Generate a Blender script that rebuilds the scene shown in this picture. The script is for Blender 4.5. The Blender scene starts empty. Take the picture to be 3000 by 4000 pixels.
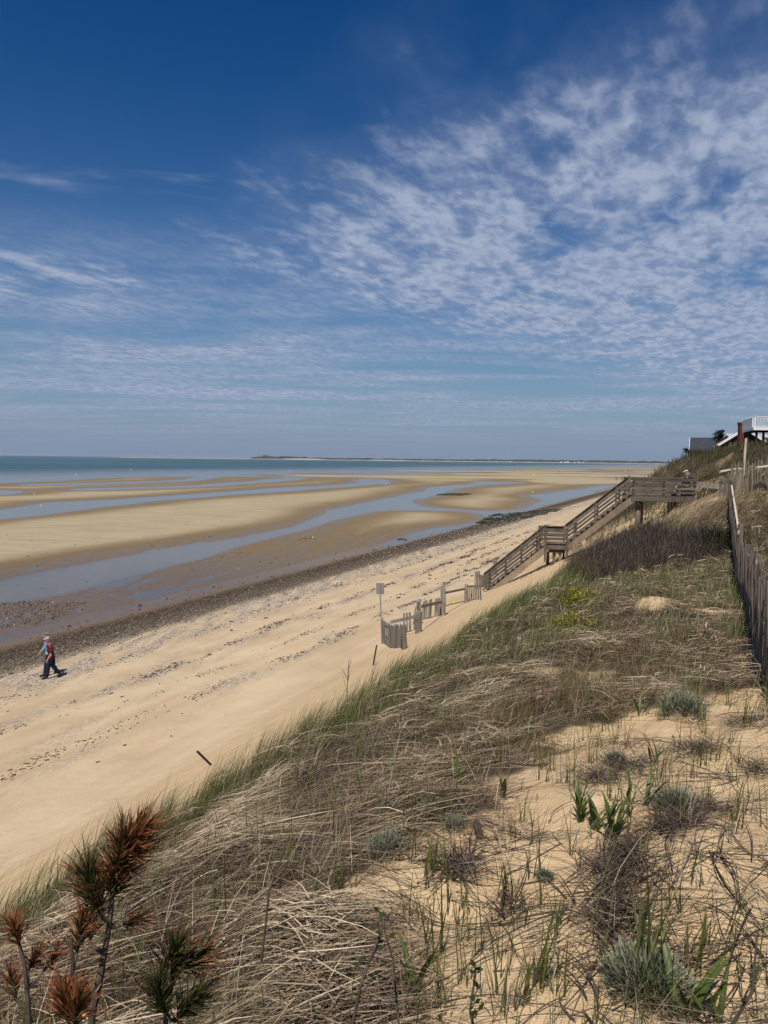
import bpy, bmesh, math, random
import numpy as np
from mathutils import Vector, Matrix

rng = np.random.default_rng(7)
random.seed(7)
scene = bpy.context.scene
col = scene.collection
R = math.radians

# ------------------------------------------------------------------ camera
CAM_Z = 9.5
F = 3000.0
cam_data = bpy.data.cameras.new('camera')
cam_data.sensor_fit = 'HORIZONTAL'
cam_data.sensor_width = 36.0
cam_data.lens = 36.0
cam_data.clip_start = 0.05
cam_data.clip_end = 60000.0
cam = bpy.data.objects.new('camera', cam_data)
col.objects.link(cam)
CAM_ROT = Matrix.Rotation(R(90 - 3.91), 3, 'X') @ Matrix.Rotation(R(0.68), 3, 'Z')
cam.matrix_world = Matrix.Translation((0, 0, CAM_Z)) @ CAM_ROT.to_4x4()
scene.camera = cam

# ------------------------------------------------------------------ sun and sky
SUN_EL, SUN_AZ = 59.0, 17.0          # shadows fall towards azimuth 17 deg right of the view axis
sun_to = Vector((-math.sin(R(SUN_AZ)) * math.cos(R(SUN_EL)), -math.cos(R(SUN_AZ)) * math.cos(R(SUN_EL)), math.sin(R(SUN_EL))))
sd = bpy.data.lights.new('sun', 'SUN')
sd.energy = 4.9
sd.angle = R(0.53)
sd.color = (1.0, 0.93, 0.82)
sun = bpy.data.objects.new('sun', sd)
sun.rotation_euler = sun_to.to_track_quat('Z', 'Y').to_euler()
sun.location = (0, 0, 60)
col.objects.link(sun)

world = bpy.data.worlds.new('World')
scene.world = world
world.use_nodes = True
world.cycles.sampling_method = 'MANUAL'
world.cycles.sample_map_resolution = 256
scene.cycles.max_bounces = 5
scene.cycles.diffuse_bounces = 2
scene.cycles.glossy_bounces = 2
scene.cycles.transparent_max_bounces = 8
scene.cycles.volume_bounces = 0
scene.view_settings.view_transform = 'Standard'
scene.view_settings.look = 'None'
scene.view_settings.gamma = 1.0
scene.view_settings.exposure = 0.0
scene.view_settings.use_curve_mapping = False


class NT:
    """small helper that writes shader node trees"""
    def __init__(self, tree):
        self.t = tree
        tree.nodes.clear()

    def n(self, kind, **kw):
        nd = self.t.nodes.new(kind)
        for k, v in kw.items():
            if k == 'i':
                for kk, vv in v.items():
                    s = nd.inputs[kk]
                    if hasattr(vv, 'is_linked') or isinstance(vv, bpy.types.NodeSocket):
                        self.t.links.new(vv, s)
                    else:
                        s.default_value = vv
            else:
                setattr(nd, k, v)
        return nd

    def m(self, op, a, b=None, c=None, clamp=False):
        nd = self.t.nodes.new('ShaderNodeMath')
        nd.operation = op
        nd.use_clamp = clamp
        for idx, v in enumerate((a, b, c)):
            if v is None:
                continue
            if isinstance(v, bpy.types.NodeSocket):
                self.t.links.new(v, nd.inputs[idx])
            else:
                nd.inputs[idx].default_value = v
        return nd.outputs[0]

    def smooth(self, v, a, b, o0=0.0, o1=1.0):
        nd = self.t.nodes.new('ShaderNodeMapRange')
        nd.interpolation_type = 'SMOOTHSTEP'
        self.t.links.new(v, nd.inputs[0])
        for k, x in zip((1, 2, 3, 4), (a, b, o0, o1)):
            nd.inputs[k].default_value = x
        return nd.outputs[0]

    def mix(self, f, a, b, blend='MIX'):
        nd = self.t.nodes.new('ShaderNodeMix')
        nd.data_type = 'RGBA'
        nd.blend_type = blend
        for s, v in ((nd.inputs[0], f), (nd.inputs[6], a), (nd.inputs[7], b)):
            if isinstance(v, bpy.types.NodeSocket):
                self.t.links.new(v, s)
            elif isinstance(v, (tuple, list)):
                s.default_value = (*v[:3], 1.0)
            else:
                s.default_value = v
        return nd.outputs[2]

    def noise(self, vec, scale, detail=3.0, rough=0.5, dist=0.0, dim='3D'):
        nd = self.t.nodes.new('ShaderNodeTexNoise')
        nd.noise_dimensions = dim
        if vec is not None:
            self.t.links.new(vec, nd.inputs['Vector'])
        nd.inputs['Scale'].default_value = scale
        nd.inputs['Detail'].default_value = detail
        nd.inputs['Roughness'].default_value = rough
        nd.inputs['Distortion'].default_value = dist
        return nd.outputs['Fac']

    def mapping(self, vec, loc=(0, 0, 0), rot=(0, 0, 0), scale=(1, 1, 1)):
        nd = self.t.nodes.new('ShaderNodeMapping')
        self.t.links.new(vec, nd.inputs['Vector'])
        nd.inputs['Location'].default_value = loc
        nd.inputs['Rotation'].default_value = rot
        nd.inputs['Scale'].default_value = scale
        return nd.outputs[0]

    def ramp(self, f, stops, interp='LINEAR'):
        nd = self.t.nodes.new('ShaderNodeValToRGB')
        cr = nd.color_ramp
        cr.interpolation = interp
        while len(cr.elements) > len(stops):
            cr.elements.remove(cr.elements[-1])
        while len(cr.elements) < len(stops):
            cr.elements.new(0.5)
        for e, (p, c) in zip(cr.elements, stops):
            e.position = p
            e.color = (*c[:3], 1.0)
        if isinstance(f, bpy.types.NodeSocket):
            self.t.links.new(f, nd.inputs[0])
        return nd.outputs[0]

    def link(self, a, b):
        self.t.links.new(a, b)


def build_world():
    w = NT(world.node_tree)
    sky = w.n('ShaderNodeTexSky', sky_type='NISHITA', sun_disc=False, sun_elevation=R(SUN_EL),
              sun_rotation=R(180 + SUN_AZ), altitude=0.0, air_density=1.0, dust_density=0.55, ozone_density=2.2)
    g = w.n('ShaderNodeNewGeometry')
    tc = w.n('ShaderNodeTexCoord')
    d = tc.outputs['Generated']
    sep = w.n('ShaderNodeSeparateXYZ', i={0: d})
    z = w.m('MAXIMUM', sep.outputs[2], 0.0)
    zz = w.m('ADD', z, 0.035)
    px = w.m('DIVIDE', sep.outputs[0], zz)
    py = w.m('DIVIDE', sep.outputs[1], zz)
    p = w.n('ShaderNodeCombineXYZ', i={0: px, 1: py, 2: 0.0}).outputs[0]
    # deep, clear-air blue
    hs = w.n('ShaderNodeHueSaturation', i={'Saturation': SKY_SAT, 'Hue': 0.5, 'Value': 1.0, 'Color': sky.outputs[0]}).outputs[0]
    gm = w.n('ShaderNodeGamma', i={0: hs, 1: SKY_GAMMA}).outputs[0]
    base = w.mix(1.0, gm, SKY_TINT, 'MULTIPLY')
    hz = w.m('POWER', w.m('SUBTRACT', 1.0, w.m('MINIMUM', w.m('MULTIPLY', z, HZ_A), 1.0)), HZ_B)
    base = w.mix(w.m('MULTIPLY', hz, HORIZ_F), base, HORIZ_C)
    # altocumulus sheet: its outline, its thicker and thinner parts, its cells
    warp = w.noise(w.mapping(p, scale=(1.1, 0.8, 1)), 1.0, 3, 0.55, 0.4)
    wob = w.m('SUBTRACT', warp, 0.5)
    lin = w.m('ADD', w.m('MULTIPLY', px, 0.80), w.m('MULTIPLY', py, 0.60))
    cov = w.smooth(w.m('ADD', lin, w.m('MULTIPLY', wob, 1.6)), 0.85, 2.05)
    lim = w.smooth(w.m('ADD', w.m('SUBTRACT', py, w.m('MULTIPLY', px, 1.0)), w.m('MULTIPLY', wob, 2.0)), 3.5, 5.6, 1.0, 0.0)
    cov = w.m('MULTIPLY', cov, lim)
    dx = w.m('ADD', px, 1.85)
    dy = w.m('SUBTRACT', py, 3.75)
    dd = w.m('ADD', w.m('MULTIPLY', w.m('MULTIPLY', dx, dx), 0.8), w.m('MULTIPLY', w.m('MULTIPLY', dy, dy), 1.3))
    dd = w.m('ADD', dd, w.m('MULTIPLY', wob, 1.6))
    cov = w.m('MAXIMUM', cov, w.smooth(dd, 0.0, 1.0, 0.85, 0.0))
    pr = w.mapping(w.mapping(p, rot=(0, 0, R(24))), scale=(1.25, 0.62, 1))
    cells = w.noise(pr, 4.8, 2.0, 0.55, 0.35)
    fine = w.noise(pr, 14.0, 3.0, 0.62, 0.3)
    thick = w.noise(w.mapping(p, loc=(3, 1, 0), scale=(1.2, 0.8, 1)), 1.7, 3, 0.6, 0.5)
    tex = w.m('ADD', w.m('MULTIPLY', cells, 0.70), w.m('MULTIPLY', fine, 0.30))
    thr = w.m('SUBTRACT', 0.86, w.m('ADD', w.m('MULTIPLY', cov, 0.34), w.m('MULTIPLY', thick, 0.26)))
    puff = w.m('MULTIPLY', w.smooth(w.m('SUBTRACT', tex, thr), -0.10, 0.22), w.smooth(cov, 0.0, 0.35))
    veil = w.m('MULTIPLY', w.m('MULTIPLY', w.m('MULTIPLY', w.m('POWER', cov, 1.6), 0.72), w.smooth(thick, 0.22, 0.62)), w.m('MULTIPLY_ADD', cells, 0.8, 0.55))
    # long streaks lower down and single wisps
    st = w.mapping(p, loc=(1.7, 0.4, 0), rot=(0, 0, R(7)), scale=(0.30, 0.80, 1))
    sn = w.noise(st, 1.15, 5, 0.62, 0.5)
    low = w.smooth(z, 0.13, 0.30, 1.0, 0.0)
    streak = w.m('MULTIPLY', w.smooth(sn, 0.33, 0.68), w.m('MULTIPLY', low, 0.95))
    st2 = w.mapping(w.mapping(p, rot=(0, 0, R(-10)), loc=(0.2, 2.9, 0)), scale=(0.55, 2.2, 1))
    s2 = w.noise(st2, 1.0, 4, 0.62, 0.4)
    mid = w.m('MULTIPLY', w.smooth(z, 0.10, 0.16), w.smooth(z, 0.26, 0.42, 1.0, 0.0))
    wisp = w.m('MULTIPLY', w.smooth(s2, 0.55, 0.74), w.m('MULTIPLY', mid, 0.5))
    a = w.m('ADD', w.m('MULTIPLY', puff, 0.42), veil)
    a = w.m('MAXIMUM', a, w.m('MAXIMUM', streak, wisp))
    fade = w.smooth(z, -0.01, 0.09)
    a = w.m('MULTIPLY', w.m('MINIMUM', a, 0.9), fade)
    shade = w.smooth(w.m('ADD', fine, w.m('MULTIPLY', cells, 0.5)), 0.55, 0.95)
    cc = w.mix(shade, CLOUD_D, CLOUD_L)
    skyc = w.mix(a, base, cc)
    bg = w.n('ShaderNodeBackground', i={0: skyc, 1: SKY_STRENGTH})
    out = w.n('ShaderNodeOutputWorld')
    w.link(bg.outputs[0], out.inputs[0])


SKY_STRENGTH = 0.1
SKY_SAT, SKY_GAMMA = 1.42, 1.2
SKY_TINT = (0.40, 0.47, 0.50)
HZ_A, HZ_B = 1.8, 2.7
HORIZ_F, HORIZ_C = 0.97, (2.05, 2.8, 4.2)
CLOUD_D, CLOUD_L = (2.4, 3.0, 4.6), (4.0, 4.6, 6.0)
build_world()


# ------------------------------------------------------------------ scene-building helpers
def ray(px, py):
    v = CAM_ROT @ Vector(((px - 1500) / F, -(py - 2000) / F, -1.0))
    return v


def at_z(px, py, z):
    """the place on the level z that the pixel of the photograph shows"""
    v = ray(px, py)
    k = (z - CAM_Z) / v.z
    return Vector((v.x * k, v.y * k, z))


def at_y(px, py, y):
    v = ray(px, py)
    k = y / v.y
    return Vector((v.x * k, y, CAM_Z + v.z * k))


def tag(o, label=None, cat=None, group=None, kind=None):
    if label: o['label'] = label
    if cat: o['category'] = cat
    if group: o['group'] = group
    if kind: o['kind'] = kind
    return o


def empty(name, loc, rz=0.0):
    o = bpy.data.objects.new(name, None)
    o.empty_display_size = 0.2
    o.location = loc
    o.rotation_euler = (0, 0, rz)
    col.objects.link(o)
    return o


def obj_from(name, verts, faces, mat=None, parent=None, smooth=False):
    me = bpy.data.meshes.new(name)
    me.from_pydata([tuple(v) for v in verts], [], [tuple(f) for f in faces])
    me.update()
    if smooth:
        me.polygons.foreach_set('use_smooth', [True] * len(me.polygons))
    if mat: me.materials.append(mat)
    o = bpy.data.objects.new(name, me)
    col.objects.link(o)
    if parent is not None: o.parent = parent
    return o


def np_mesh(name, V, tris=None, quads=None, mat=None, attrs=None, smooth=False, parent=None):
    """V (n,3); tris (a,3) and/or quads (b,4) index arrays; attrs: {name: (n,) floats on points}"""
    me = bpy.data.meshes.new(name)
    loops, starts, n = [], [], 0
    if quads is not None and len(quads):
        loops.append(quads.reshape(-1)); starts.append(np.arange(len(quads)) * 4); n = len(quads) * 4
    if tris is not None and len(tris):
        loops.append(tris.reshape(-1)); starts.append(n + np.arange(len(tris)) * 3)
    loops = np.concatenate(loops).astype(np.int32)
    starts = np.concatenate(starts).astype(np.int32)
    me.vertices.add(len(V))
    me.vertices.foreach_set('co', np.ascontiguousarray(V, dtype=np.float32).reshape(-1))
    me.loops.add(len(loops))
    me.loops.foreach_set('vertex_index', loops)
    me.polygons.add(len(starts))
    me.polygons.foreach_set('loop_start', starts)
    me.update(calc_edges=True)
    if smooth:
        me.polygons.foreach_set('use_smooth', np.ones(len(starts), dtype=bool))
    for k, a in (attrs or {}).items():
        at = me.attributes.new(k, 'FLOAT', 'POINT')
        at.data.foreach_set('value', np.ascontiguousarray(a, dtype=np.float32))
    if mat: me.materials.append(mat)
    o = bpy.data.objects.new(name, me)
    col.objects.link(o)
    if parent is not None: o.parent = parent
    return o


class MB:
    """collects boxes and tapered tubes and links them as one mesh object"""
    def __init__(self):
        self.v, self.f = [], []

    def board(self, p0, p1, w, h, up=(0, 0, 1), roll=0.0):
        p0, p1 = Vector(p0), Vector(p1)
        d = (p1 - p0).normalized()
        up = Vector(up)
        if abs(d.dot(up)) > 0.98: up = Vector((0, 1, 0))
        sx = d.cross(up).normalized()
        sz = sx.cross(d).normalized()
        if roll:
            q = Matrix.Rotation(roll, 3, d)
            sx, sz = q @ sx, q @ sz
        b = len(self.v)
        for p in (p0, p1):
            for a, c in ((-1, -1), (1, -1), (1, 1), (-1, 1)):
                self.v.append(p + sx * (a * w / 2) + sz * (c * h / 2))
        self.f += [(b, b + 1, b + 2, b + 3), (b + 7, b + 6, b + 5, b + 4)]
        for k in range(4):
            a, c = k, (k + 1) % 4
            self.f.append((b + a, b + 4 + a, b + 4 + c, b + c))
        return self

    def tube(self, pts, radii, n=8, cap=True, wob=0.0):
        pts = [Vector(p) for p in pts]
        b = len(self.v)
        prev = None
        for i, p in enumerate(pts):
            d = (pts[min(i + 1, len(pts) - 1)] - pts[max(i - 1, 0)]).normalized()
            u = prev if prev is not None else (Vector((1, 0, 0)) if abs(d.x) < 0.9 else Vector((0, 1, 0)))
            u = (u - d * u.dot(d)).normalized()
            prev = u
            w = d.cross(u)
            for k in range(n):
                a = 2 * math.pi * k / n
                r = radii[i] * (1 + wob * (random.random() - 0.5))
                self.v.append(p + (u * math.cos(a) + w * math.sin(a)) * r)
        for i in range(len(pts) - 1):
            for k in range(n):
                k2 = (k + 1) % n
                self.f.append((b + i * n + k, b + i * n + k2, b + (i + 1) * n + k2, b + (i + 1) * n + k))
        if cap:
            self.f.append(tuple(b + k for k in reversed(range(n))))
            e = b + (len(pts) - 1) * n
            self.f.append(tuple(e + k for k in range(n)))
        return self

    def poly(self, pts, faces):
        b = len(self.v)
        self.v += [Vector(p) for p in pts]
        self.f += [tuple(b + i for i in f) for f in faces]
        return self

    def build(self, name, mat, parent=None, smooth=False):
        return obj_from(name, self.v, self.f, mat, parent, smooth)


# vectorised gradient noise
_perm = np.random.default_rng(3).permutation(4096)
_ang = np.random.default_rng(4).random(4096) * 2 * np.pi


def pnoise(x, y):
    x = np.asarray(x, float); y = np.asarray(y, float)
    xi = np.floor(x).astype(np.int64); yi = np.floor(y).astype(np.int64)
    xf, yf = x - xi, y - yi
    u = xf * xf * xf * (xf * (xf * 6 - 15) + 10)
    v = yf * yf * yf * (yf * (yf * 6 - 15) + 10)

    def g(ix, iy, dx, dy):
        a = _ang[_perm[(_perm[ix & 4095] + iy) & 4095]]
        return np.cos(a) * dx + np.sin(a) * dy
    n00 = g(xi, yi, xf, yf); n10 = g(xi + 1, yi, xf - 1, yf)
    n01 = g(xi, yi + 1, xf, yf - 1); n11 = g(xi + 1, yi + 1, xf - 1, yf - 1)
    return (n00 * (1 - u) + n10 * u) * (1 - v) + (n01 * (1 - u) + n11 * u) * v * 1.0


def fbm(x, y, o=4, rough=0.5):
    s, a, f = 0.0, 1.0, 1.0
    for k in range(o):
        s = s + a * pnoise(x * f + 17.3 * k, y * f - 9.1 * k)
        a *= rough; f *= 2.0
    return s * 1.5


def sstep(x, a, b):
    k = np.clip((np.asarray(x, float) - a) / (b - a), 0, 1)
    return k * k * (3 - 2 * k)


# ------------------------------------------------------------------ lie of the land
# s runs along the shore, t runs out to sea
AZ = R(23.0)
DX, DY = math.sin(AZ), math.cos(AZ)
NX, NY = -math.cos(AZ), math.sin(AZ)


def st_of(x, y):
    return x * DX + y * DY, x * NX + y * NY


def xy_of(s, t):
    return s * DX + t * NX, s * DY + t * NY


BEACH = [(10.6, 2.6), (13, 2.25), (17, 1.75), (22, 1.05), (26, 0.52), (29, 0.26), (31.2, 0.10), (34, 0.03), (60, 0.0)]
STATIONS = [
    (-30, [(-80, 13), (-30, 11), (-10, 9.3), (0, 8.2), (4.5, 6.7), (7.3, 4.6)]),
    (-4,  [(-80, 12), (-30, 10.5), (-10, 9.2), (-3, 8.4), (0, 8.0), (2.5, 7.3), (4.6, 6.4), (7.3, 4.6)]),
    (0,   [(-80, 12), (-30, 10.2), (-10, 8.9), (-3, 8.15), (0, 7.85), (2.5, 7.1), (4.5, 6.3), (5.3, 5.8), (7.3, 4.4)]),
    (5,   [(-80, 12), (-30, 10.0), (-10, 8.6), (-3, 7.65), (0, 7.4), (2.5, 6.86), (4.5, 6.15), (5.3, 5.68), (7.3, 4.38)]),
    (10.5, [(-80, 12), (-30, 10.0), (-10, 8.5), (-4, 7.4), (-.7, 7.1), (2, 6.78), (4.3, 6.15), (7.2, 4.45)]),
    (15.5, [(-80, 12), (-30, 10.2), (-10, 8.6), (-4, 7.2), (-.7, 6.65), (2, 6.50), (4.2, 6.08), (7.1, 4.45)]),
    (21,  [(-80, 12), (-30, 10.5), (-10, 8.9), (-4, 7.3), (-.7, 6.45), (2, 6.35), (4.1, 5.92), (7.0, 4.35)]),
    (25.5, [(-80, 12), (-30, 10.5), (-10, 9.2), (-4, 7.7), (-.7, 6.75), (2, 6.45), (4.0, 5.8), (7.0, 4.4)]),
    (31,  [(-80, 12), (-30, 11), (-10, 9.8), (-4, 8.6), (-.5, 8.05), (2, 7.1), (4.0, 5.8), (7.0, 4.4)]),
    (36,  [(-80, 12), (-30, 11), (-10, 10.1), (-4, 8.9), (-.5, 8.0), (1.5, 7.1), (4.0, 5.7), (7.0, 4.4)]),
    (41,  [(-80, 12), (-30, 11.2), (-10, 10.3), (-4, 9.1), (0, 7.55), (1.5, 6.85), (4.0, 5.6), (7.0, 4.4)]),
    (50,  [(-80, 12), (-30, 11.4), (-10, 10.9), (-4, 10.0), (0, 8.3), (3.0, 6.5), (6, 5.0), (8, 4.2)]),
    (62,  [(-80, 12), (-30, 11.6), (-8, 11.4), (-3, 10.7), (0, 10.2), (3.0, 9.2), (6, 6.4), (8.5, 4.2)]),
    (80,  [(-80, 12), (-30, 11.0), (-8, 11.0), (-3, 10.4), (0, 10.0), (3.2, 8.8), (6, 6.0), (8.5, 4.0)]),
    (110, [(-80, 12), (-30, 10.2), (-8, 10.0), (-3, 9.6), (0, 9.4), (2.0, 8.6), (5, 6.0), (8.0, 3.8)]),
    (200, [(-80, 12), (-30, 10.2), (-8, 9.6), (-3, 9.2), (0, 8.6), (2.0, 7.6), (5, 5.4), (8.0, 3.6)]),
    (420, [(-80, 12), (-30, 10.2), (-18, 9.6), (-13, 9.0), (-8, 7.6), (-4, 5.0), (0, 3.6), (6, 3.0)]),
]


def _make_table():
    S = np.arange(-30, 420.1, 0.5)
    T = np.arange(-80, 60.1, 0.25)
    rows = []
    for s0, pr in STATIONS:
        pr = pr + BEACH
        rows.append(np.interp(T, [p[0] for p in pr], [p[1] for p in pr]))
    rows = np.array(rows)
    ss = np.array([s[0] for s in STATIONS], float)
    Z = np.stack([np.interp(S, ss, rows[:, k]) for k in range(len(T))], axis=1)

    def blur(A, sig, ax):
        n = int(sig * 3) + 1
        k = np.exp(-0.5 * (np.arange(-n, n + 1) / sig) ** 2); k /= k.sum()
        pad = [(0, 0), (0, 0)]; pad[ax] = (n, n)
        B = np.pad(A, pad, mode='edge')
        return np.apply_along_axis(lambda m: np.convolve(m, k, mode='valid'), ax, B)
    Z = blur(Z, 1.8, 1)
    Z = blur(Z, 3.0, 0)
    return S, T, Z


TS, TT, TZ = _make_table()


def land(s, t):
    fs = np.clip((s - TS[0]) / 0.5, 0, len(TS) - 1.001)
    ft = np.clip((t - TT[0]) / 0.25, 0, len(TT) - 1.001)
    i = fs.astype(int); j = ft.astype(int)
    a, b = fs - i, ft - j
    return (TZ[i, j] * (1 - a) + TZ[i + 1, j] * a) * (1 - b) + (TZ[i, j + 1] * (1 - a) + TZ[i + 1, j + 1] * a) * b


WATER_PX = [
    # near winding channel and the runnel along the stones
    [(-260, 2385), (-260, 2300), (0, 2265), (181, 2229), (407, 2188), (633, 2149), (796, 2125), (995, 2089), (1125, 2061), (1261, 2021),
     (1326, 1988), (1386, 1969), (1505, 1950), (1614, 1928), (1675, 1913), (1699, 1901), (1771, 1895), (1825, 1894),
     (1874, 1886), (1825, 1879), (1922, 1874), (1988, 1871), (2000, 1863), (2055, 1862), (2103, 1874), (2115, 1879),
     (2042, 1889), (1952, 1892), (1874, 1896), (1801, 1904), (1759, 1917), (1723, 1929), (1690, 1940), (1640, 1948),
     (1608, 1959), (1620, 1973), (1699, 1985), (1832, 1994), (1952, 1997), (2042, 1989), (2091, 1973), (2121, 1953),
     (2079, 1935), (2163, 1924), (2223, 1919), (2314, 1901), (2392, 1892), (2428, 1888), (2374, 1905), (2296, 1927),
     (2272, 1944), (2211, 1955), (2133, 1975), (2091, 1996), (2012, 2004), (1952, 2012), (1900, 2026), (1898, 2034),
     (1860, 2052), (1771, 2082), (1620, 2122), (1500, 2155), (1430, 2175), (1500, 2125), (1590, 2090), (1681, 2063),
     (1801, 2048), (1886, 2031), (1886, 2022), (1880, 2010), (1801, 1996), (1700, 1996), (1587, 1993), (1478, 1997),
     (1430, 2008), (1330, 2030), (1200, 2066), (1090, 2092), (1000, 2122), (900, 2155), (820, 2182), (700, 2208), (560, 2243),
     (400, 2282), (250, 2322), (100, 2350), (0, 2356)],
    # second channel
    [(-300, 2022), (0, 1990), (121, 1976), (181, 1964), (301, 1959), (482, 1949), (663, 1938), (844, 1925), (963, 1917), (1125, 1904),
     (1288, 1895), (1386, 1886), (1375, 1877), (1343, 1863), (1397, 1861), (1451, 1869), (1521, 1873), (1540, 1879),
     (1521, 1888), (1424, 1893), (1343, 1901), (1234, 1910), (1071, 1922), (908, 1935), (784, 1944), (603, 1955),
     (482, 1971), (362, 1982), (241, 2003), (121, 2019), (0, 2030), (-300, 2066)],
    # third
    [(271, 1911), (422, 1905), (603, 1901), (784, 1894), (908, 1884), (1028, 1874), (1093, 1866), (1071, 1861), (1136, 1861),
     (1218, 1868), (1153, 1877), (1044, 1885), (908, 1896), (784, 1903), (603, 1909), (362, 1915), (271, 1916)],
    # fourth, fifth
    [(60, 1892), (422, 1886), (663, 1877), (741, 1867), (780, 1858), (870, 1857), (915, 1862), (860, 1869), (780, 1876),
     (663, 1883), (422, 1892), (60, 1897)],
    [(-200, 1884), (0, 1879), (181, 1872), (301, 1868), (350, 1858), (362, 1851), (386, 1855), (338, 1873), (121, 1881), (0, 1886), (-200, 1890)],
    [(-100, 1914), (60, 1916), (90, 1924), (40, 1932), (-100, 1936)],
    # far right
    [(2200, 1856), (2350, 1862), (2500, 1868), (2500, 1874), (2350, 1868), (2200, 1862)],
]
WATER_XY = [np.array([at_z(px, py, 0.0).xy[:] for px, py in poly]) for poly in WATER_PX]


def poly_sd(x, y, P):
    """signed distance, positive inside the outline P"""
    best = np.full(x.shape, 1e9)
    inside = np.zeros(x.shape, bool)
    n = len(P)
    for k in range(n):
        ax, ay = P[k]; bx, by = P[(k + 1) % n]
        ex, ey = bx - ax, by - ay
        L = ex * ex + ey * ey + 1e-12
        u = np.clip(((x - ax) * ex + (y - ay) * ey) / L, 0, 1)
        d = (x - ax - u * ex) ** 2 + (y - ay - u * ey) ** 2
        best = np.minimum(best, d)
        c = ((ay > y) != (by > y))
        with np.errstate(divide='ignore', invalid='ignore'):
            xi = ax + (y - ay) / (ey if abs(ey) > 1e-12 else 1e-12) * ex
        inside ^= c & (x < xi)
    return np.where(inside, 1, -1) * np.sqrt(best)


def flats(x, y, s, t):
    r = np.hypot(x, y)
    sd = np.full(x.shape, -1e9)
    m = (r < 1500) & (t > 24)
    xm, ym, rm = x[m], y[m], r[m]
    w = 0.012 * rm
    xw = xm + w * fbm(xm / (0.06 * rm.mean() + 4), ym / (0.06 * rm.mean() + 4), 3)
    b = np.full(xm.shape, -1e9)
    for P in WATER_XY:
        b = np.maximum(b, poly_sd(xw, ym, P))
    sd[m] = b
    sc = np.clip(0.10 * r, 3, 40)                        # bars grow broader further out
    up = 0.32 * (1 - np.exp(np.minimum(sd, 0) / sc))
    dn = -0.22 * (1 - np.exp(-np.maximum(sd, 0) / 3.0))
    z = np.where(sd < 0, up + 0.002, dn)
    # far bars, lower and lower until the open water
    far = sstep(r, 300, 430)
    f1 = fbm((x * 0.8 + y * 0.25) / 150, (y - 0.2 * x) / 75, 4, 0.55)
    zf = 0.20 + 0.34 * f1 - 0.30 * sstep(t, 120, 270) - 0.12 * sstep(r, 450, 1500)
    z = z * (1 - far) + zf * far
    z = z - 0.35 * sstep(t, 225, 300) - 3.0 * sstep(t, 290, 900)
    # rippled wet level between the near channel and the stones
    near = sstep(t, 66, 48) * (1 - sstep(s, 75, 120))
    lev = 0.013 + 0.040 * fbm((s * 0.9 + t * 0.35) / 12.0, (t - s * 0.2) / 1.5, 3) + 0.014 * fbm(s / 1.4, t / 0.35, 2)
    bar_b = np.exp(-((s - 82) / 26) ** 4 - ((t - 41) / 7.5) ** 2)
    lev = lev + 0.050 * bar_b
    z = np.where((sd < 0), z * (1 - near) + np.minimum(lev, 0.11) * near, z)
    z = z + 0.010 * fbm(x / 3.1, y / 2.0, 2) * np.clip(1 - r / 300, 0, 1)
    return z, sd


def ground(x, y, want=False):
    x = np.asarray(x, float); y = np.asarray(y, float)
    shp = x.shape
    x = x.reshape(-1); y = y.reshape(-1)
    s, t = st_of(x, y)
    z = land(s, t)
    # small lumps on the dune
    dune = sstep(t, 6.0, 3.5)
    z = z + dune * (0.11 * fbm(x / 1.7, y / 1.7, 3) + 0.22 * fbm(x / 6.0, y / 6.0, 2))
    z = z + sstep(t, 30, 24) * sstep(t, 8, 12) * (0.05 * fbm(s / 9.0, t / 1.6, 3))
    hill = sstep(s, 44, 56) * sstep(t, 9, 6)
    z = z + hill * 0.55 * fbm(x / 4.0, y / 4.0, 3)
    m = t > 24
    sd = np.full(x.shape, -99.0)
    if m.any():
        zf, sdm = flats(x[m], y[m], s[m], t[m])
        k = sstep(t[m], 30.0, 33.5)
        z[m] = z[m] * (1 - k) + zf * k
        sd[m] = sdm
    z = z.reshape(shp)
    if want:
        return z, s.reshape(shp), t.reshape(shp), sd.reshape(shp)
    return z


def g1(x, y):
    return float(ground(np.array([x]), np.array([y]))[0])


def hit(px, py, dz=0.0, far=160.0):
    """first place where the sight line of a pixel meets the ground (raised by dz)"""
    v = ray(px, py)
    k = np.concatenate([np.arange(1.0, 12, 0.02), np.arange(12, far, 0.06)])
    z = ground(v.x * k, v.y * k) + dz
    d = CAM_Z + v.z * k - z
    i = int(np.argmax(d < 0)) if (d < 0).any() else len(k) - 1
    return Vector((v.x * k[i], v.y * k[i], float(z[i])))

# ------------------------------------------------------------------ materials
def new_mat(name):
    m = bpy.data.materials.new(name)
    m.use_nodes = True
    return m, NT(m.node_tree)


def principled(nt, colr, rough=0.8, spec=0.3, bump=None, bstr=0.3, bdist=0.01, **kw):
    p = nt.n('ShaderNodeBsdfPrincipled')
    if isinstance(colr, bpy.types.NodeSocket): nt.link(colr, p.inputs['Base Color'])
    else: p.inputs['Base Color'].default_value = (*colr[:3], 1)
    if isinstance(rough, bpy.types.NodeSocket): nt.link(rough, p.inputs['Roughness'])
    else: p.inputs['Roughness'].default_value = rough
    if isinstance(spec, bpy.types.NodeSocket): nt.link(spec, p.inputs['Specular IOR Level'])
    else: p.inputs['Specular IOR Level'].default_value = spec
    for k, v in kw.items():
        p.inputs[k].default_value = v
    if bump is not None:
        b = nt.n('ShaderNodeBump', i={'Height': bump, 'Strength': bstr, 'Distance': bdist})
        nt.link(b.outputs[0], p.inputs['Normal'])
    o = nt.n('ShaderNodeOutputMaterial')
    nt.link(p.outputs[0], o.inputs[0])
    return p


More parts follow.
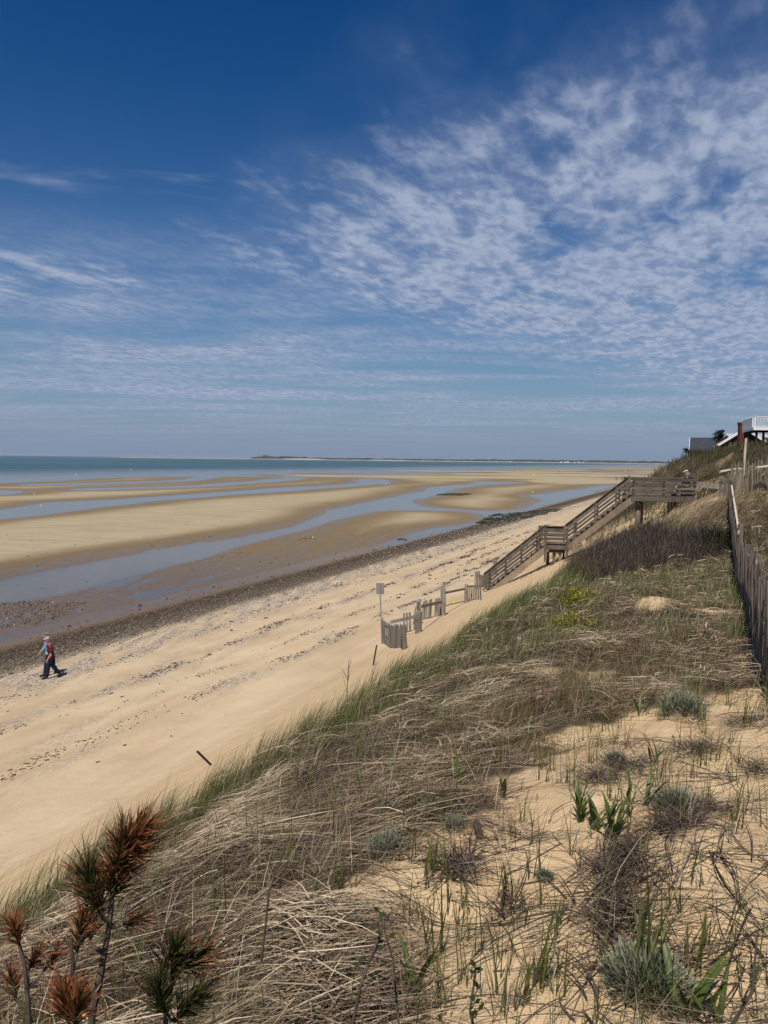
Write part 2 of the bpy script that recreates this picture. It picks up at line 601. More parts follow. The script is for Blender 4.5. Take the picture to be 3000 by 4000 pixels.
def simple_mat(name, c, rough=0.7, spec=0.3, var=0.25, scale=8.0, stretch=(1, 1, 1), c2=None):
    m, nt = new_mat(name)
    tc = nt.n('ShaderNodeTexCoord').outputs['Object']
    n = nt.noise(nt.mapping(tc, scale=stretch), scale, 5, 0.6)
    d = c2 or tuple(x * (1 - var) for x in c)
    cc = nt.mix(nt.smooth(n, 0.3, 0.7), d, c)
    principled(nt, cc, rough, spec, n, 0.25, 0.004)
    return m


def sand_material(kind):
    """kind: dune, beach or flat; slow variation comes from values stored on the sheet"""
    m, nt = new_mat(kind + '_sand')
    geo = nt.n('ShaderNodeNewGeometry')
    pos = geo.outputs['Position']
    A = lambda k: nt.n('ShaderNodeAttribute', attribute_name=k).outputs['Fac']
    if kind in ('dune', 'beach'):
        n_mid = nt.noise(pos, 2.2, 3, 0.6)
        n_fine = nt.noise(pos, 60.0 if kind == 'dune' else 34.0, 2, 0.7)
        pale = A('tone')
        dry = nt.mix(pale, (0.455, 0.338, 0.208), (0.560, 0.440, 0.295))
        dry = nt.mix(A('warm'), dry, nt.mix(nt.smooth(n_mid, 0.3, 0.7), (0.520, 0.372, 0.212), (0.610, 0.455, 0.275)))
        dry = nt.mix(nt.m('MULTIPLY', nt.smooth(n_fine, 0.42, 0.72), 0.30), dry, (0.34, 0.25, 0.155))
        if kind == 'dune':
            grain = nt.noise(pos, 420.0, 1, 0.6)
            dry = nt.mix(nt.m('MULTIPLY', nt.smooth(grain, 0.5, 0.8), 0.35), dry, (0.28, 0.19, 0.115))
            litter = A('litter')
            lit = nt.mix(nt.smooth(n_fine, 0.3, 0.7), (0.032, 0.024, 0.019), (0.115, 0.084, 0.058))
            lm = nt.m('MULTIPLY', litter, nt.smooth(nt.m('ADD', n_mid, nt.m('MULTIPLY', litter, 0.5)), 0.45, 0.75))
            c = nt.mix(lm, dry, lit)
            h = nt.m('ADD', nt.m('MULTIPLY', n_fine, 0.012), nt.m('MULTIPLY', n_mid, 0.10))
            principled(nt, c, 0.93, 0.08, h, 0.8, 1.0)
            return m
        vo = nt.n('ShaderNodeTexVoronoi', i={'Vector': pos, 'Scale': 15.0})
        spv = nt.n('ShaderNodeSeparateColor', i={0: vo.outputs['Color']}).outputs[0]
        gcol = nt.ramp(spv, [(0.0, (0.12, 0.09, 0.07)), (0.35, (0.26, 0.20, 0.155)), (0.7, (0.37, 0.30, 0.225)), (0.95, (0.58, 0.52, 0.45))])
        gravel = A('gravel')
        srot = nt.mapping(pos, rot=(0, 0, AZ), scale=(1.0, 0.14, 1.0))
        n_str = nt.noise(srot, 1.6, 3, 0.6)
        gm = nt.m('MULTIPLY', gravel, nt.smooth(n_str, 0.30, 0.62))
        c = nt.mix(gm, dry, gcol)
        cob = nt.m('MULTIPLY', A('cobble'), nt.smooth(nt.m('ADD', n_str, nt.m('MULTIPLY', A('cobble'), 0.4)), 0.42, 0.66))
        c = nt.mix(cob, c, nt.ramp(spv, [(0.0, (0.030, 0.024, 0.018)), (0.5, (0.085, 0.066, 0.046)), (0.85, (0.16, 0.125, 0.088)), (1.0, (0.36, 0.31, 0.24))]))
        wv = A('wet')
        c = nt.mix(wv, c, nt.mix(1.0, c, (0.55, 0.47, 0.42), 'MULTIPLY'))
        dent = nt.n('ShaderNodeTexVoronoi', i={'Vector': srot, 'Scale': 4.2}).outputs['Distance']
        h = nt.m('ADD', nt.m('MULTIPLY', n_fine, 0.020), nt.m('MULTIPLY', n_mid, 0.05))
        h = nt.m('ADD', h, nt.m('MULTIPLY', nt.smooth(dent, 0.0, 0.30), nt.m('MULTIPLY', A('tracks'), 0.05)))
        mud = A('mud')
        c = nt.mix(mud, c, nt.mix(A('plum'), (0.190, 0.138, 0.078), (0.148, 0.104, 0.076)))
        principled(nt, c, nt.m('MULTIPLY_ADD', mud, -0.6, 0.9), nt.m('MULTIPLY_ADD', mud, 0.2, 0.08), h, 0.8, 1.0)
        return m
    # tidal flat
    n_s = nt.noise(nt.mapping(pos, rot=(0, 0, R(-10)), scale=(0.12, 0.7, 1)), 1.0, 4, 0.65)
    bar = nt.mix(nt.smooth(n_s, 0.3, 0.7), (0.300, 0.246, 0.156), (0.385, 0.322, 0.210))
    wetc = nt.mix(A('plum'), (0.190, 0.138, 0.078), (0.148, 0.104, 0.076))
    wn = nt.m('ADD', A('wet'), nt.m('MULTIPLY', nt.m('SUBTRACT', n_s, 0.5), 0.35))
    wv = nt.smooth(wn, 0.10, 0.95)
    c = nt.mix(wv, bar, wetc)
    c = nt.mix(A('under'), c, (0.215, 0.168, 0.112))
    gl = nt.smooth(A('wet'), 0.86, 1.0)
    rough = nt.m('MULTIPLY_ADD', gl, -0.60, 0.95)
    spec = nt.m('MULTIPLY_ADD', gl, 0.22, 0.06)
    rip = nt.n('ShaderNodeTexWave', wave_type='BANDS', bands_direction='X',
               i={'Vector': nt.mapping(pos, rot=(0, 0, R(62))), 'Scale': 0.95, 'Distortion': 6.0, 'Detail': 2.0, 'Detail Scale': 0.7, 'Detail Roughness': 0.55}).outputs['Fac']
    h = nt.m('ADD', nt.m('MULTIPLY', nt.m('MULTIPLY', rip, A('ripple')), 0.10), nt.m('MULTIPLY', n_s, 0.05))
    principled(nt, c, rough, spec, h, 1.0, 1.0)
    return m


M = {}
for k in ('dune', 'beach', 'flat'):
    M[k] = sand_material(k)


def water_material():
    m, nt = new_mat('sea_water')
    geo = nt.n('ShaderNodeNewGeometry')
    pos = geo.outputs['Position']
    sp = nt.n('ShaderNodeSeparateXYZ', i={0: pos})
    t = nt.m('ADD', nt.m('MULTIPLY', sp.outputs[0], NX), nt.m('MULTIPLY', sp.outputs[1], NY))
    n0 = nt.noise(nt.mapping(pos, rot=(0, 0, R(-8)), scale=(0.0016, 0.008, 1)), 1.0, 4, 0.6)
    deep = nt.smooth(nt.m('ADD', t, nt.m('MULTIPLY', n0, 240.0)), 330, 640)
    w1 = nt.noise(nt.mapping(pos, rot=(0, 0, R(20)), scale=(1.0, 0.5, 1)), 3.0, 4, 0.6)
    w2 = nt.noise(nt.mapping(pos, rot=(0, 0, R(-30)), scale=(0.10, 0.25, 1)), 1.0, 4, 0.6)
    near = nt.m('SUBTRACT', 1.0, deep)
    h = nt.m('ADD', nt.m('MULTIPLY', w1, nt.m('MULTIPLY_ADD', deep, 0.10, 0.006)), nt.m('MULTIPLY', nt.m('MULTIPLY', w2, deep), 0.9))
    bump = nt.n('ShaderNodeBump', i={'Height': h, 'Strength': 1.0, 'Distance': 1.0}).outputs[0]
    fr = nt.n('ShaderNodeFresnel', i={'IOR': 1.33, 'Normal': bump}).outputs[0]
    gl = nt.n('ShaderNodeBsdfGlossy', i={'Color': (1.0, 0.98, 0.96, 1), 'Roughness': 0.08, 'Normal': bump})
    tr = nt.n('ShaderNodeBsdfTransparent', i={'Color': (0.86, 0.88, 0.87, 1)})
    seac = nt.mix(nt.smooth(nt.noise(nt.mapping(pos, rot=(0, 0, R(-6)), scale=(0.0010, 0.0075, 1)), 1.0, 5, 0.6), 0.35, 0.68), (0.016, 0.060, 0.092), (0.036, 0.105, 0.130))
    df = nt.n('ShaderNodeBsdfDiffuse', i={'Color': seac})
    body = nt.n('ShaderNodeMixShader', i={0: deep, 1: tr.outputs[0], 2: df.outputs[0]})
    f2 = nt.m('MULTIPLY', fr, nt.m('SUBTRACT', 1.0, nt.m('MULTIPLY', deep, 0.62)))
    mx = nt.n('ShaderNodeMixShader', i={0: f2, 1: body.outputs[0], 2: gl.outputs[0]})
    o = nt.n('ShaderNodeOutputMaterial')
    nt.link(mx.outputs[0], o.inputs[0])
    return m


M['water'] = water_material()

# bare sand in the dune grass (outlines of the blow-outs, found on the slope)
BARE_PX = [
    [(1180, 4300), (1330, 3750), (1480, 3480), (1750, 3240), (1930, 3150), (2080, 2960), (2180, 2790), (2350, 2740),
     (2560, 2790), (2800, 2700), (3100, 2690), (3700, 3100), (3700, 4600)],
    [(2190, 2590), (2320, 2570), (2350, 2640), (2330, 2710), (2230, 2720), (2170, 2660)],
    [(2500, 2330), (2600, 2335), (2560, 2375), (2470, 2370)],
    [(2710, 2350), (2800, 2350), (2790, 2385), (2720, 2385)],
]
BARE = [np.array([hit(a, b).xy[:] for a, b in P]) for P in BARE_PX]


def bare_at(x, y):
    """about 1 on bare sand, 0 under the thatch"""
    x = np.asarray(x, float); y = np.asarray(y, float)
    b = np.full(x.shape, -9.0)
    for P in BARE:
        b = np.maximum(b, poly_sd(x, y, P))
    return sstep(np.minimum(b, 0.75) + 0.28 * fbm(x / 0.4, y / 0.4, 3) + 0.75 * fbm(x / 1.15 + 2, y / 1.15, 2) - 0.02, -0.12, 0.22)


def build_ground():
    a1 = np.linspace(-33, 33, 400)
    a0 = np.linspace(-90, -33, 46)[:-1]
    a2 = np.linspace(33, 90, 46)[1:]
    a3 = np.linspace(90, 270, 31)[1:-1]
    az = np.radians(np.concatenate([a0, a1, a2, a3, [270.0]]))
    r = 0.35 * np.exp(np.arange(0, 660) * 0.0159)
    A, Rr = np.meshgrid(az, r)
    x = np.sin(A) * Rr; y = np.cos(A) * Rr
    z, s, t, sd = ground(x, y, True)
    rr = np.hypot(x, y)
    # behind the dune the land simply goes on level
    far_land = (t < -60)
    z = np.where(far_land, 12.0, z)
    ns, nr = len(az), len(r)
    idx = np.arange(nr * ns).reshape(nr, ns)
    q = np.stack([idx[:-1, :-1], idx[:-1, 1:], idx[1:, 1:], idx[1:, :-1]], -1).reshape(-1, 4)[:, ::-1]
    V = np.stack([x, y, z], -1).reshape(-1, 3)
    S, T, Z, SD = s.reshape(-1), t.reshape(-1), z.reshape(-1), sd.reshape(-1)
    X, Y = V[:, 0], V[:, 1]
    cover = sstep(T - 0.65 * sstep(S, 9, 4), 5.1, 4.3)
    bare = bare_at(X, Y) * (np.hypot(X, Y) < 60)
    hill = sstep(S, 45, 54) * sstep(T, 9.5, 7.0) * sstep(fbm(X / 5, Y / 5, 3), -0.85, -0.5) * (1 - np.exp(-(((S - 45) / 7) ** 2 + ((T - 5.0) / 4.5) ** 2)))
    mound = np.exp(-((S - 36) / 5.0) ** 2) * sstep(T, -3, 0.5)
    lit = np.clip(cover * (1 - bare) * (1 - 0.85 * mound) * (S < 46) + hill, 0, 1)
    flat = sstep(T, 30.5, 32.5)
    wet = flat * (1 - sstep(Z, 0.03, 0.24)) + sstep(T, 27.5, 30.5) * (1 - flat) * 0.9
    grav = np.clip(1.1 * sstep(T, 20.0, 24.5) * (1 - flat) + 1.0 * np.exp(-((T - 14.4 - 0.3 * np.sin(S / 7)) / 0.7) ** 2) * sstep(fbm(S / 5, T / 2, 2), -0.4, 0.3)
                   + 1.0 * np.exp(-((T - 18.8 - 0.4 * np.sin(S / 9 + 1)) / 0.6) ** 2) * sstep(fbm(S / 4 + 9, T / 2, 2), -0.4, 0.3)
                   + 0.35 * sstep(fbm(S / 6, T / 1.2, 3), 0.1, 0.6) * sstep(T, 13, 16) * (1 - flat), 0, 1)
    warm = sstep(T, 11.5, 8.5)
    ripple = flat * (1 - sstep(Z, 0.06, 0.20)) * (1 - sstep(rr.reshape(-1), 60, 160))
    plum = flat * sstep(S, 70, 40) * sstep(T, 60, 46)
    cobble = sstep(T, 25.4, 27.4) * (1 - sstep(T, 31.0, 33.0))
    under = sstep(Z, -0.01, -0.08)
    at = dict(under=under, cobble=cobble, wet=wet, litter=lit, gravel=grav, warm=warm, mud=flat, ripple=ripple, plum=plum,
              tone=np.clip(0.5 + 0.55 * fbm(X / 2.6, Y / 2.6, 3) + 0.55 * fbm(S / 16, T / 0.7, 3), 0, 1), tracks=sstep(fbm(X / 3, Y / 3, 2), 0.0, 0.3) * sstep(T, 11, 12.5))
    tc = T[q].mean(1); rc = np.hypot(X[q].mean(1), Y[q].mean(1))
    regions = [('dune_bluff', tc < 11.0), ('beach', (tc >= 11.0) & (tc < 34.0)),
               ('tidal_flat', (tc >= 34.0) & (rc < 1600)), ('sea_bed', (tc >= 34.0) & (rc >= 1600))]
    for nm, mk in regions:
        qq = q[mk]
        used, inv = np.unique(qq, return_inverse=True)
        o = np_mesh(nm, V[used], quads=inv.reshape(-1, 4), mat=M[{'dune_bluff': 'dune', 'beach': 'beach'}.get(nm, 'flat')], attrs={k: v[used] for k, v in at.items()}, smooth=True)
        o['kind'] = 'structure'


build_ground()

# water lies level at z = 0 from the foot of the beach to the horizon
def wpt(s, t):
    x, y = xy_of(s, t)
    return (x, y, 0.0)
wo = obj_from('sea', [wpt(-11000, 29.0), wpt(-11000, 11500), wpt(11500, 11500), wpt(11500, 29.0)], [(0, 3, 2, 1)], M['water'])
wo['kind'] = 'structure'

# ------------------------------------------------------------------ timber
def wood_mat(name, c1, c2, c3, rough=0.85, across=60.0):
    m, nt = new_mat(name)
    oi = nt.n('ShaderNodeObjectInfo')
    pos = nt.n('ShaderNodeTexCoord').outputs['Object']
    n1 = nt.noise(nt.mapping(pos, scale=(1, 1, 1)), 2.6, 4, 0.65)
    n2 = nt.noise(nt.mapping(pos, scale=(across, across, 1.6)), 1.0, 3, 0.65)
    c = nt.mix(nt.smooth(n1, 0.3, 0.7), c1, c2)
    c = nt.mix(nt.m('MULTIPLY', nt.smooth(n2, 0.45, 0.75), 0.6), c, c3)
    c = nt.mix(1.0, c, nt.ramp(oi.outputs['Random'], [(0, (0.72, 0.72, 0.74)), (0.5, (1, 1, 1)), (1, (1.28, 1.24, 1.18))]), 'MULTIPLY')
    principled(nt, c, rough, 0.15, n2, 0.5, 0.004)
    return m


M['stair_wood'] = wood_mat('weathered_brown_timber', (0.088, 0.072, 0.059), (0.165, 0.139, 0.116), (0.042, 0.034, 0.028))
M['pile_wood'] = wood_mat('round_timber_pile', (0.19, 0.148, 0.108), (0.26, 0.205, 0.152), (0.11, 0.085, 0.063))
M['grey_wood'] = wood_mat('silver_grey_timber', (0.165, 0.148, 0.128), (0.275, 0.248, 0.212), (0.085, 0.075, 0.066))
M['slat_wood'] = wood_mat('shaded_slat_timber', (0.122, 0.099, 0.081), (0.205, 0.170, 0.138), (0.062, 0.050, 0.042))  # darkened so the colour carries the shade on the long fence
M['sunlit_slat'] = wood_mat('sunlit_slat_timber', (0.24, 0.20, 0.16), (0.34, 0.285, 0.225), (0.12, 0.10, 0.08))  # lighter copy for the crossing fences, sunlight put into the colour
M['pale_wood'] = wood_mat('bleached_driftwood', (0.42, 0.37, 0.31), (0.54, 0.49, 0.42), (0.25, 0.21, 0.17))
M['black_metal'] = simple_mat('rusty_black_steel', (0.030, 0.024, 0.020), 0.6, 0.4, 0.4, 20)
M['grey_metal'] = simple_mat('dull_galvanised_steel', (0.23, 0.225, 0.21), 0.55, 0.5, 0.15, 6)
M['wire'] = simple_mat('fence_wire', (0.10, 0.085, 0.075), 0.6, 0.4)
M['rope'] = simple_mat('dark_rope', (0.035, 0.032, 0.030), 0.9, 0.1)
M['white_paint'] = simple_mat('white_paint', (0.82, 0.82, 0.81), 0.5, 0.4, 0.06, 3)
M['grey_paint'] = simple_mat('pale_grey_board', (0.50, 0.51, 0.52), 0.6, 0.3, 0.08, 3)
M['yellow_float'] = simple_mat('yellow_foam', (0.62, 0.42, 0.06), 0.6, 0.3, 0.2)


def part(name, mb, mat, parent):
    o = mb.build(name, mat, parent)
    return o


def local_parent(o, root):
    """keep world coordinates of o while root sits at its own place"""
    o.matrix_parent_inverse = root.matrix_basis.inverted()


def root_at(name, p, label, cat, group=None):
    e = empty(name, p)
    bpy.context.view_layer.update()
    tag(e, label, cat, group)
    return e


def add(root, name, mb, mat, smooth=False):
    """mesh in world coordinates becomes a part of root"""
    off = Vector(root.location)
    o = obj_from(name, [v - off for v in mb.v], mb.f, M[mat] if isinstance(mat, str) else mat, root, smooth)
    return o


def add_sub(partobj, name, mb, mat, smooth=False):
    off = Vector(partobj.parent.location)
    return obj_from(name, [v - off for v in mb.v], mb.f, M[mat], partobj, smooth)


# ---- the beach staircase
SU = Vector((-0.985, 0.17, 0)); SV = Vector((0.17, 0.985, 0)); SO = Vector((12.45, 38.5, 0))


def sp(a, b, z):
    return SO + SU * a + SV * b + Vector((0, 0, z))


def jit(s=0.008):
    return random.uniform(-s, s)


def build_stairs():
    DK, LD, BT = 7.85, 5.27, 2.55
    rt = root_at('beach_staircase', sp(0, 0.6, 5.3), 'brown timber beach staircase with two landings climbing from the sand to the bluff top', 'staircase')
    # upper deck
    n = 21
    for k in range(n):
        a = -3.0 + 3.0 * (k + 0.5) / n
        add(rt, 'deck_board', MB().board(sp(a, 0.0, DK - 0.02 + jit(.003)), sp(a, 3.05, DK - 0.02 + jit(.003)), 0.132, 0.038), 'stair_wood')
    for b in (-0.024, 3.074):
        add(rt, 'fascia', MB().board(sp(-3.02, b, DK - 0.165), sp(0.02, b, DK - 0.165), 0.045, 0.235), 'stair_wood')
    for a in (-3.045, 0.045):
        add(rt, 'fascia', MB().board(sp(a, -0.04, DK - 0.17), sp(a, 3.09, DK - 0.17), 0.045, 0.225), 'stair_wood')
    for b in (0.35, 2.6):
        add(rt, 'beam', MB().board(sp(-2.9, b, DK - 0.20), sp(-0.1, b, DK - 0.20), 0.12, 0.24), 'stair_wood')
    rail_z = (0.165, 0.37, 0.575, 0.775)
    posts = {}
    for b in (0.07, 2.98):
        for a in (-2.95, -1.5, -0.05):
            add(rt, 'post', MB().board(sp(a, b, DK - 0.25), sp(a, b, DK + 0.83), 0.09, 0.09, up=SV), 'stair_wood')
    for b in (-0.0, 3.05):
        for z in rail_z:
            add(rt, 'rail', MB().board(sp(-3.02, b, DK + z + jit()), sp(0.02, b, DK + z + jit()), 0.036, 0.115), 'stair_wood')
        add(rt, 'rail_cap', MB().board(sp(-3.06, b + (0.04 if b < 1 else -0.04), DK + 0.86), sp(0.06, b + (0.04 if b < 1 else -0.04), DK + 0.86), 0.14, 0.036), 'stair_wood')
    for z in rail_z:
        add(rt, 'rail', MB().board(sp(0.05, 1.30, DK + z), sp(0.05, 3.0, DK + z), 0.036, 0.135), 'stair_wood')
    add(rt, 'post', MB().board(sp(0.0, 1.30, DK - 0.25), sp(0.0, 1.30, DK + 0.98), 0.09, 0.09, up=SV), 'stair_wood')
    # bench on the deck
    bench = MB()
    for q in (0, 1, 2):
        bench.board(sp(-2.90 + q * 0.14, 0.18, DK + 0.39), sp(-2.90 + q * 0.14, 1.6, DK + 0.39), 0.125, 0.035)
    for b in (0.35, 1.45):
        bench.board(sp(-2.76, b, DK), sp(-2.76, b, DK + 0.37), 0.34, 0.09, up=SV)
    add(rt, 'bench', bench, 'stair_wood')
    # piles under the deck
    for a, b, r, zb in ((-0.34, 0.36, 0.135, 5.0), (-0.78, 2.45, 0.15, 5.2), (-2.05, 1.3, 0.12, 6.3), (-2.55, 2.6, 0.12, 6.5)):
        p = sp(a, b, 0)
        add(rt, 'piling', MB().tube([p + Vector((0, 0, zb - 0.6)), p + Vector((0, 0, (zb + DK) / 2)), p + Vector((0, 0, DK - 0.32))], [r * 1.06, r, r * 0.97], 14), 'pile_wood', True)
    # ramp rail running back to the path
    for z0, z1, h in ((0.62, 0.48, 0.26),):
        add(rt, 'rail', MB().board(sp(-3.04, -0.05, DK + z0), sp(-4.55, -0.5, DK + z1), 0.04, h), 'grey_wood')
    add(rt, 'post', MB().board(sp(-4.5, -0.44, DK - 0.8), sp(-4.5, -0.44, DK + 0.65), 0.09, 0.09, up=SV), 'grey_wood')

    def flight(a0, z0, a1, z1, nst, nposts, cont):
        d = sp(a1, 0, z1) - sp(a0, 0, z0)
        dn = d.normalized()
        upn = dn.cross(SV).normalized()
        if upn.z < 0: upn = -upn
        for b in (0.0, 1.22):
            add(rt, 'stringer', MB().board(sp(a0, b, z0) - upn * 0.20, sp(a1, b, z1) - upn * 0.20 + dn * 0.16, 0.05, 0.30, up=upn), 'pile_wood')
        for k in range(nst):
            u = (k + 0.5) / nst
            add(rt, 'tread', MB().board(sp(a0 + (a1 - a0) * u, 0.03, z0 + (z1 - z0) * (k + 1) / nst), sp(a0 + (a1 - a0) * u, 1.19, z0 + (z1 - z0) * (k + 1) / nst), 0.27, 0.04), 'stair_wood')
        for b, side in ((-0.045, -1), (1.265, 1)):
            for h in (0.20, 0.41, 0.62, 0.82):
                add(rt, 'rail', MB().board(sp(a0, b, z0 + h + jit()), sp(a1, b, z1 + h + jit()), 0.034, 0.085, up=upn), 'stair_wood')
            add(rt, 'rail_cap', MB().board(sp(a0, b - side * 0.05, z0 + 0.91), sp(a1, b - side * 0.05, z1 + 0.91), 0.13, 0.034, up=upn), 'stair_wood')
            for k in range(nposts):
                u = (k + 0.55) / nposts
                a = a0 + (a1 - a0) * u; z = z0 + (z1 - z0) * u
                add(rt, 'post', MB().board(sp(a, b - side * 0.075, z - 0.48), sp(a, b - side * 0.075, z + 0.86), 0.085, 0.085, up=SV), 'stair_wood')
    flight(0.07, DK, 3.17, LD, 12, 3, True)
    flight(4.18, LD, 7.36, BT, 13, 4, False)
    # lower landing
    n = 7
    for k in range(n):
        a = 3.17 + 1.0 * (k + 0.5) / n
        add(rt, 'deck_board', MB().board(sp(a, 0.0, LD - 0.02), sp(a, 1.55, LD - 0.02), 0.132, 0.038), 'stair_wood')
    for b in (-0.026, 1.576):
        add(rt, 'fascia', MB().board(sp(3.15, b, LD - 0.15), sp(4.20, b, LD - 0.15), 0.045, 0.215), 'stair_wood')
    add(rt, 'fascia', MB().board(sp(3.2, 0.2, LD - 0.36), sp(4.15, 0.2, LD - 0.36), 0.05, 0.19), 'stair_wood')
    for z in (0.10, 0.30, 0.52, 0.71):
        add(rt, 'rail', MB().board(sp(3.12, -0.06, LD + z), sp(4.24, -0.06, LD + z), 0.036, 0.12), 'stair_wood')
        add(rt, 'rail', MB().board(sp(3.12, 1.62, LD + z), sp(4.50, 1.62, LD + z), 0.036, 0.12), 'stair_wood')
    add(rt, 'rail_cap', MB().board(sp(3.10, -0.02, LD + 0.79), sp(4.26, -0.02, LD + 0.79), 0.13, 0.034), 'stair_wood')
    add(rt, 'rail_cap', MB().board(sp(3.10, 1.60, LD + 0.79), sp(4.54, 1.60, LD + 0.79), 0.13, 0.034), 'stair_wood')
    for z in (0.52, 0.71):
        add(rt, 'rail', MB().board(sp(4.52, 1.27, LD + z), sp(4.52, 1.66, LD + z), 0.036, 0.12), 'stair_wood')
    for a, b in ((3.14, -0.12), (4.22, -0.12), (3.2, 1.50), (4.46, 1.50)):
        add(rt, 'post', MB().board(sp(a, b, LD - 0.9), sp(a, b, LD + 0.78), 0.1, 0.1, up=SV), 'stair_wood')
    for a, b in ((3.45, 0.22), (3.75, 0.25), (4.02, 1.2)):
        add(rt, 'piling', MB().board(sp(a, b, LD - 1.7), sp(a, b, LD - 0.42), 0.15, 0.15, up=SV), 'pile_wood')
    # threshold lying by the foot of the flight
    return rt


STAIR = build_stairs()


# ---- broken fence on the beach
def px_post(px, py_base, py_top):
    """foot on the sand under the pixel and the height that the photo shows there"""
    p = hit(px, py_base)
    return p, (py_base - py_top) / F * p.y * 1.02


def post_mb(p, h, r, n=11, lean=(0, 0), square=False, taper=0.92):
    m = MB()
    top = p + Vector((lean[0], lean[1], h))
    low = p - Vector((0, 0, 0.5))
    if square:
        m.board(low, top, r * 2, r * 1.8, up=(0, 1, 0))
    else:
        mid = (p + top) / 2 + Vector((jit(.015), jit(.015), 0))
        m.tube([low, p, mid, top - Vector((0, 0, 0.04)), top], [r * 1.12, r * 1.1, r, r * taper, r * taper * 0.85], n, wob=0.10)
    return m


FG = 'broken grey fence on the beach'


def fence_section(name, label, posts, slats, rails, sqr=False):
    """posts: (px, base, top, width px); slats: list of (px, base, top, lean px); rails: ((px,py,px,py,depthfrom))"""
    p0, h0 = px_post(*posts[0][:3]) if posts else px_post(*slats[0][:3])
    rt = root_at(name, p0, label, 'fence', FG)
    for px, yb, yt, w in posts:
        p, h = px_post(px, yb, yt)
        add(rt, 'post', post_mb(p, h, w / F * p.y / 2, lean=(jit(.03), jit(.03))), 'grey_wood', False)
    for px, yb, yt, lean in slats:
        p, h = px_post(px, yb, yt)
        l = lean / F * p.y
        mb = MB().board(p - Vector((0, 0, 0.25)), p + Vector((l, jit(.04), h)), 0.072 + jit(.008), 0.022, up=(0, 1, 0), roll=jit(.25))
        add(rt, 'slat', mb, 'grey_wood')
    for (x0, y0, x1, y1, d0, d1, w) in rails:
        add(rt, 'rail', MB().board(at_y(x0, y0, d0), at_y(x1, y1, d1), 0.06, w), 'grey_wood')
    return rt


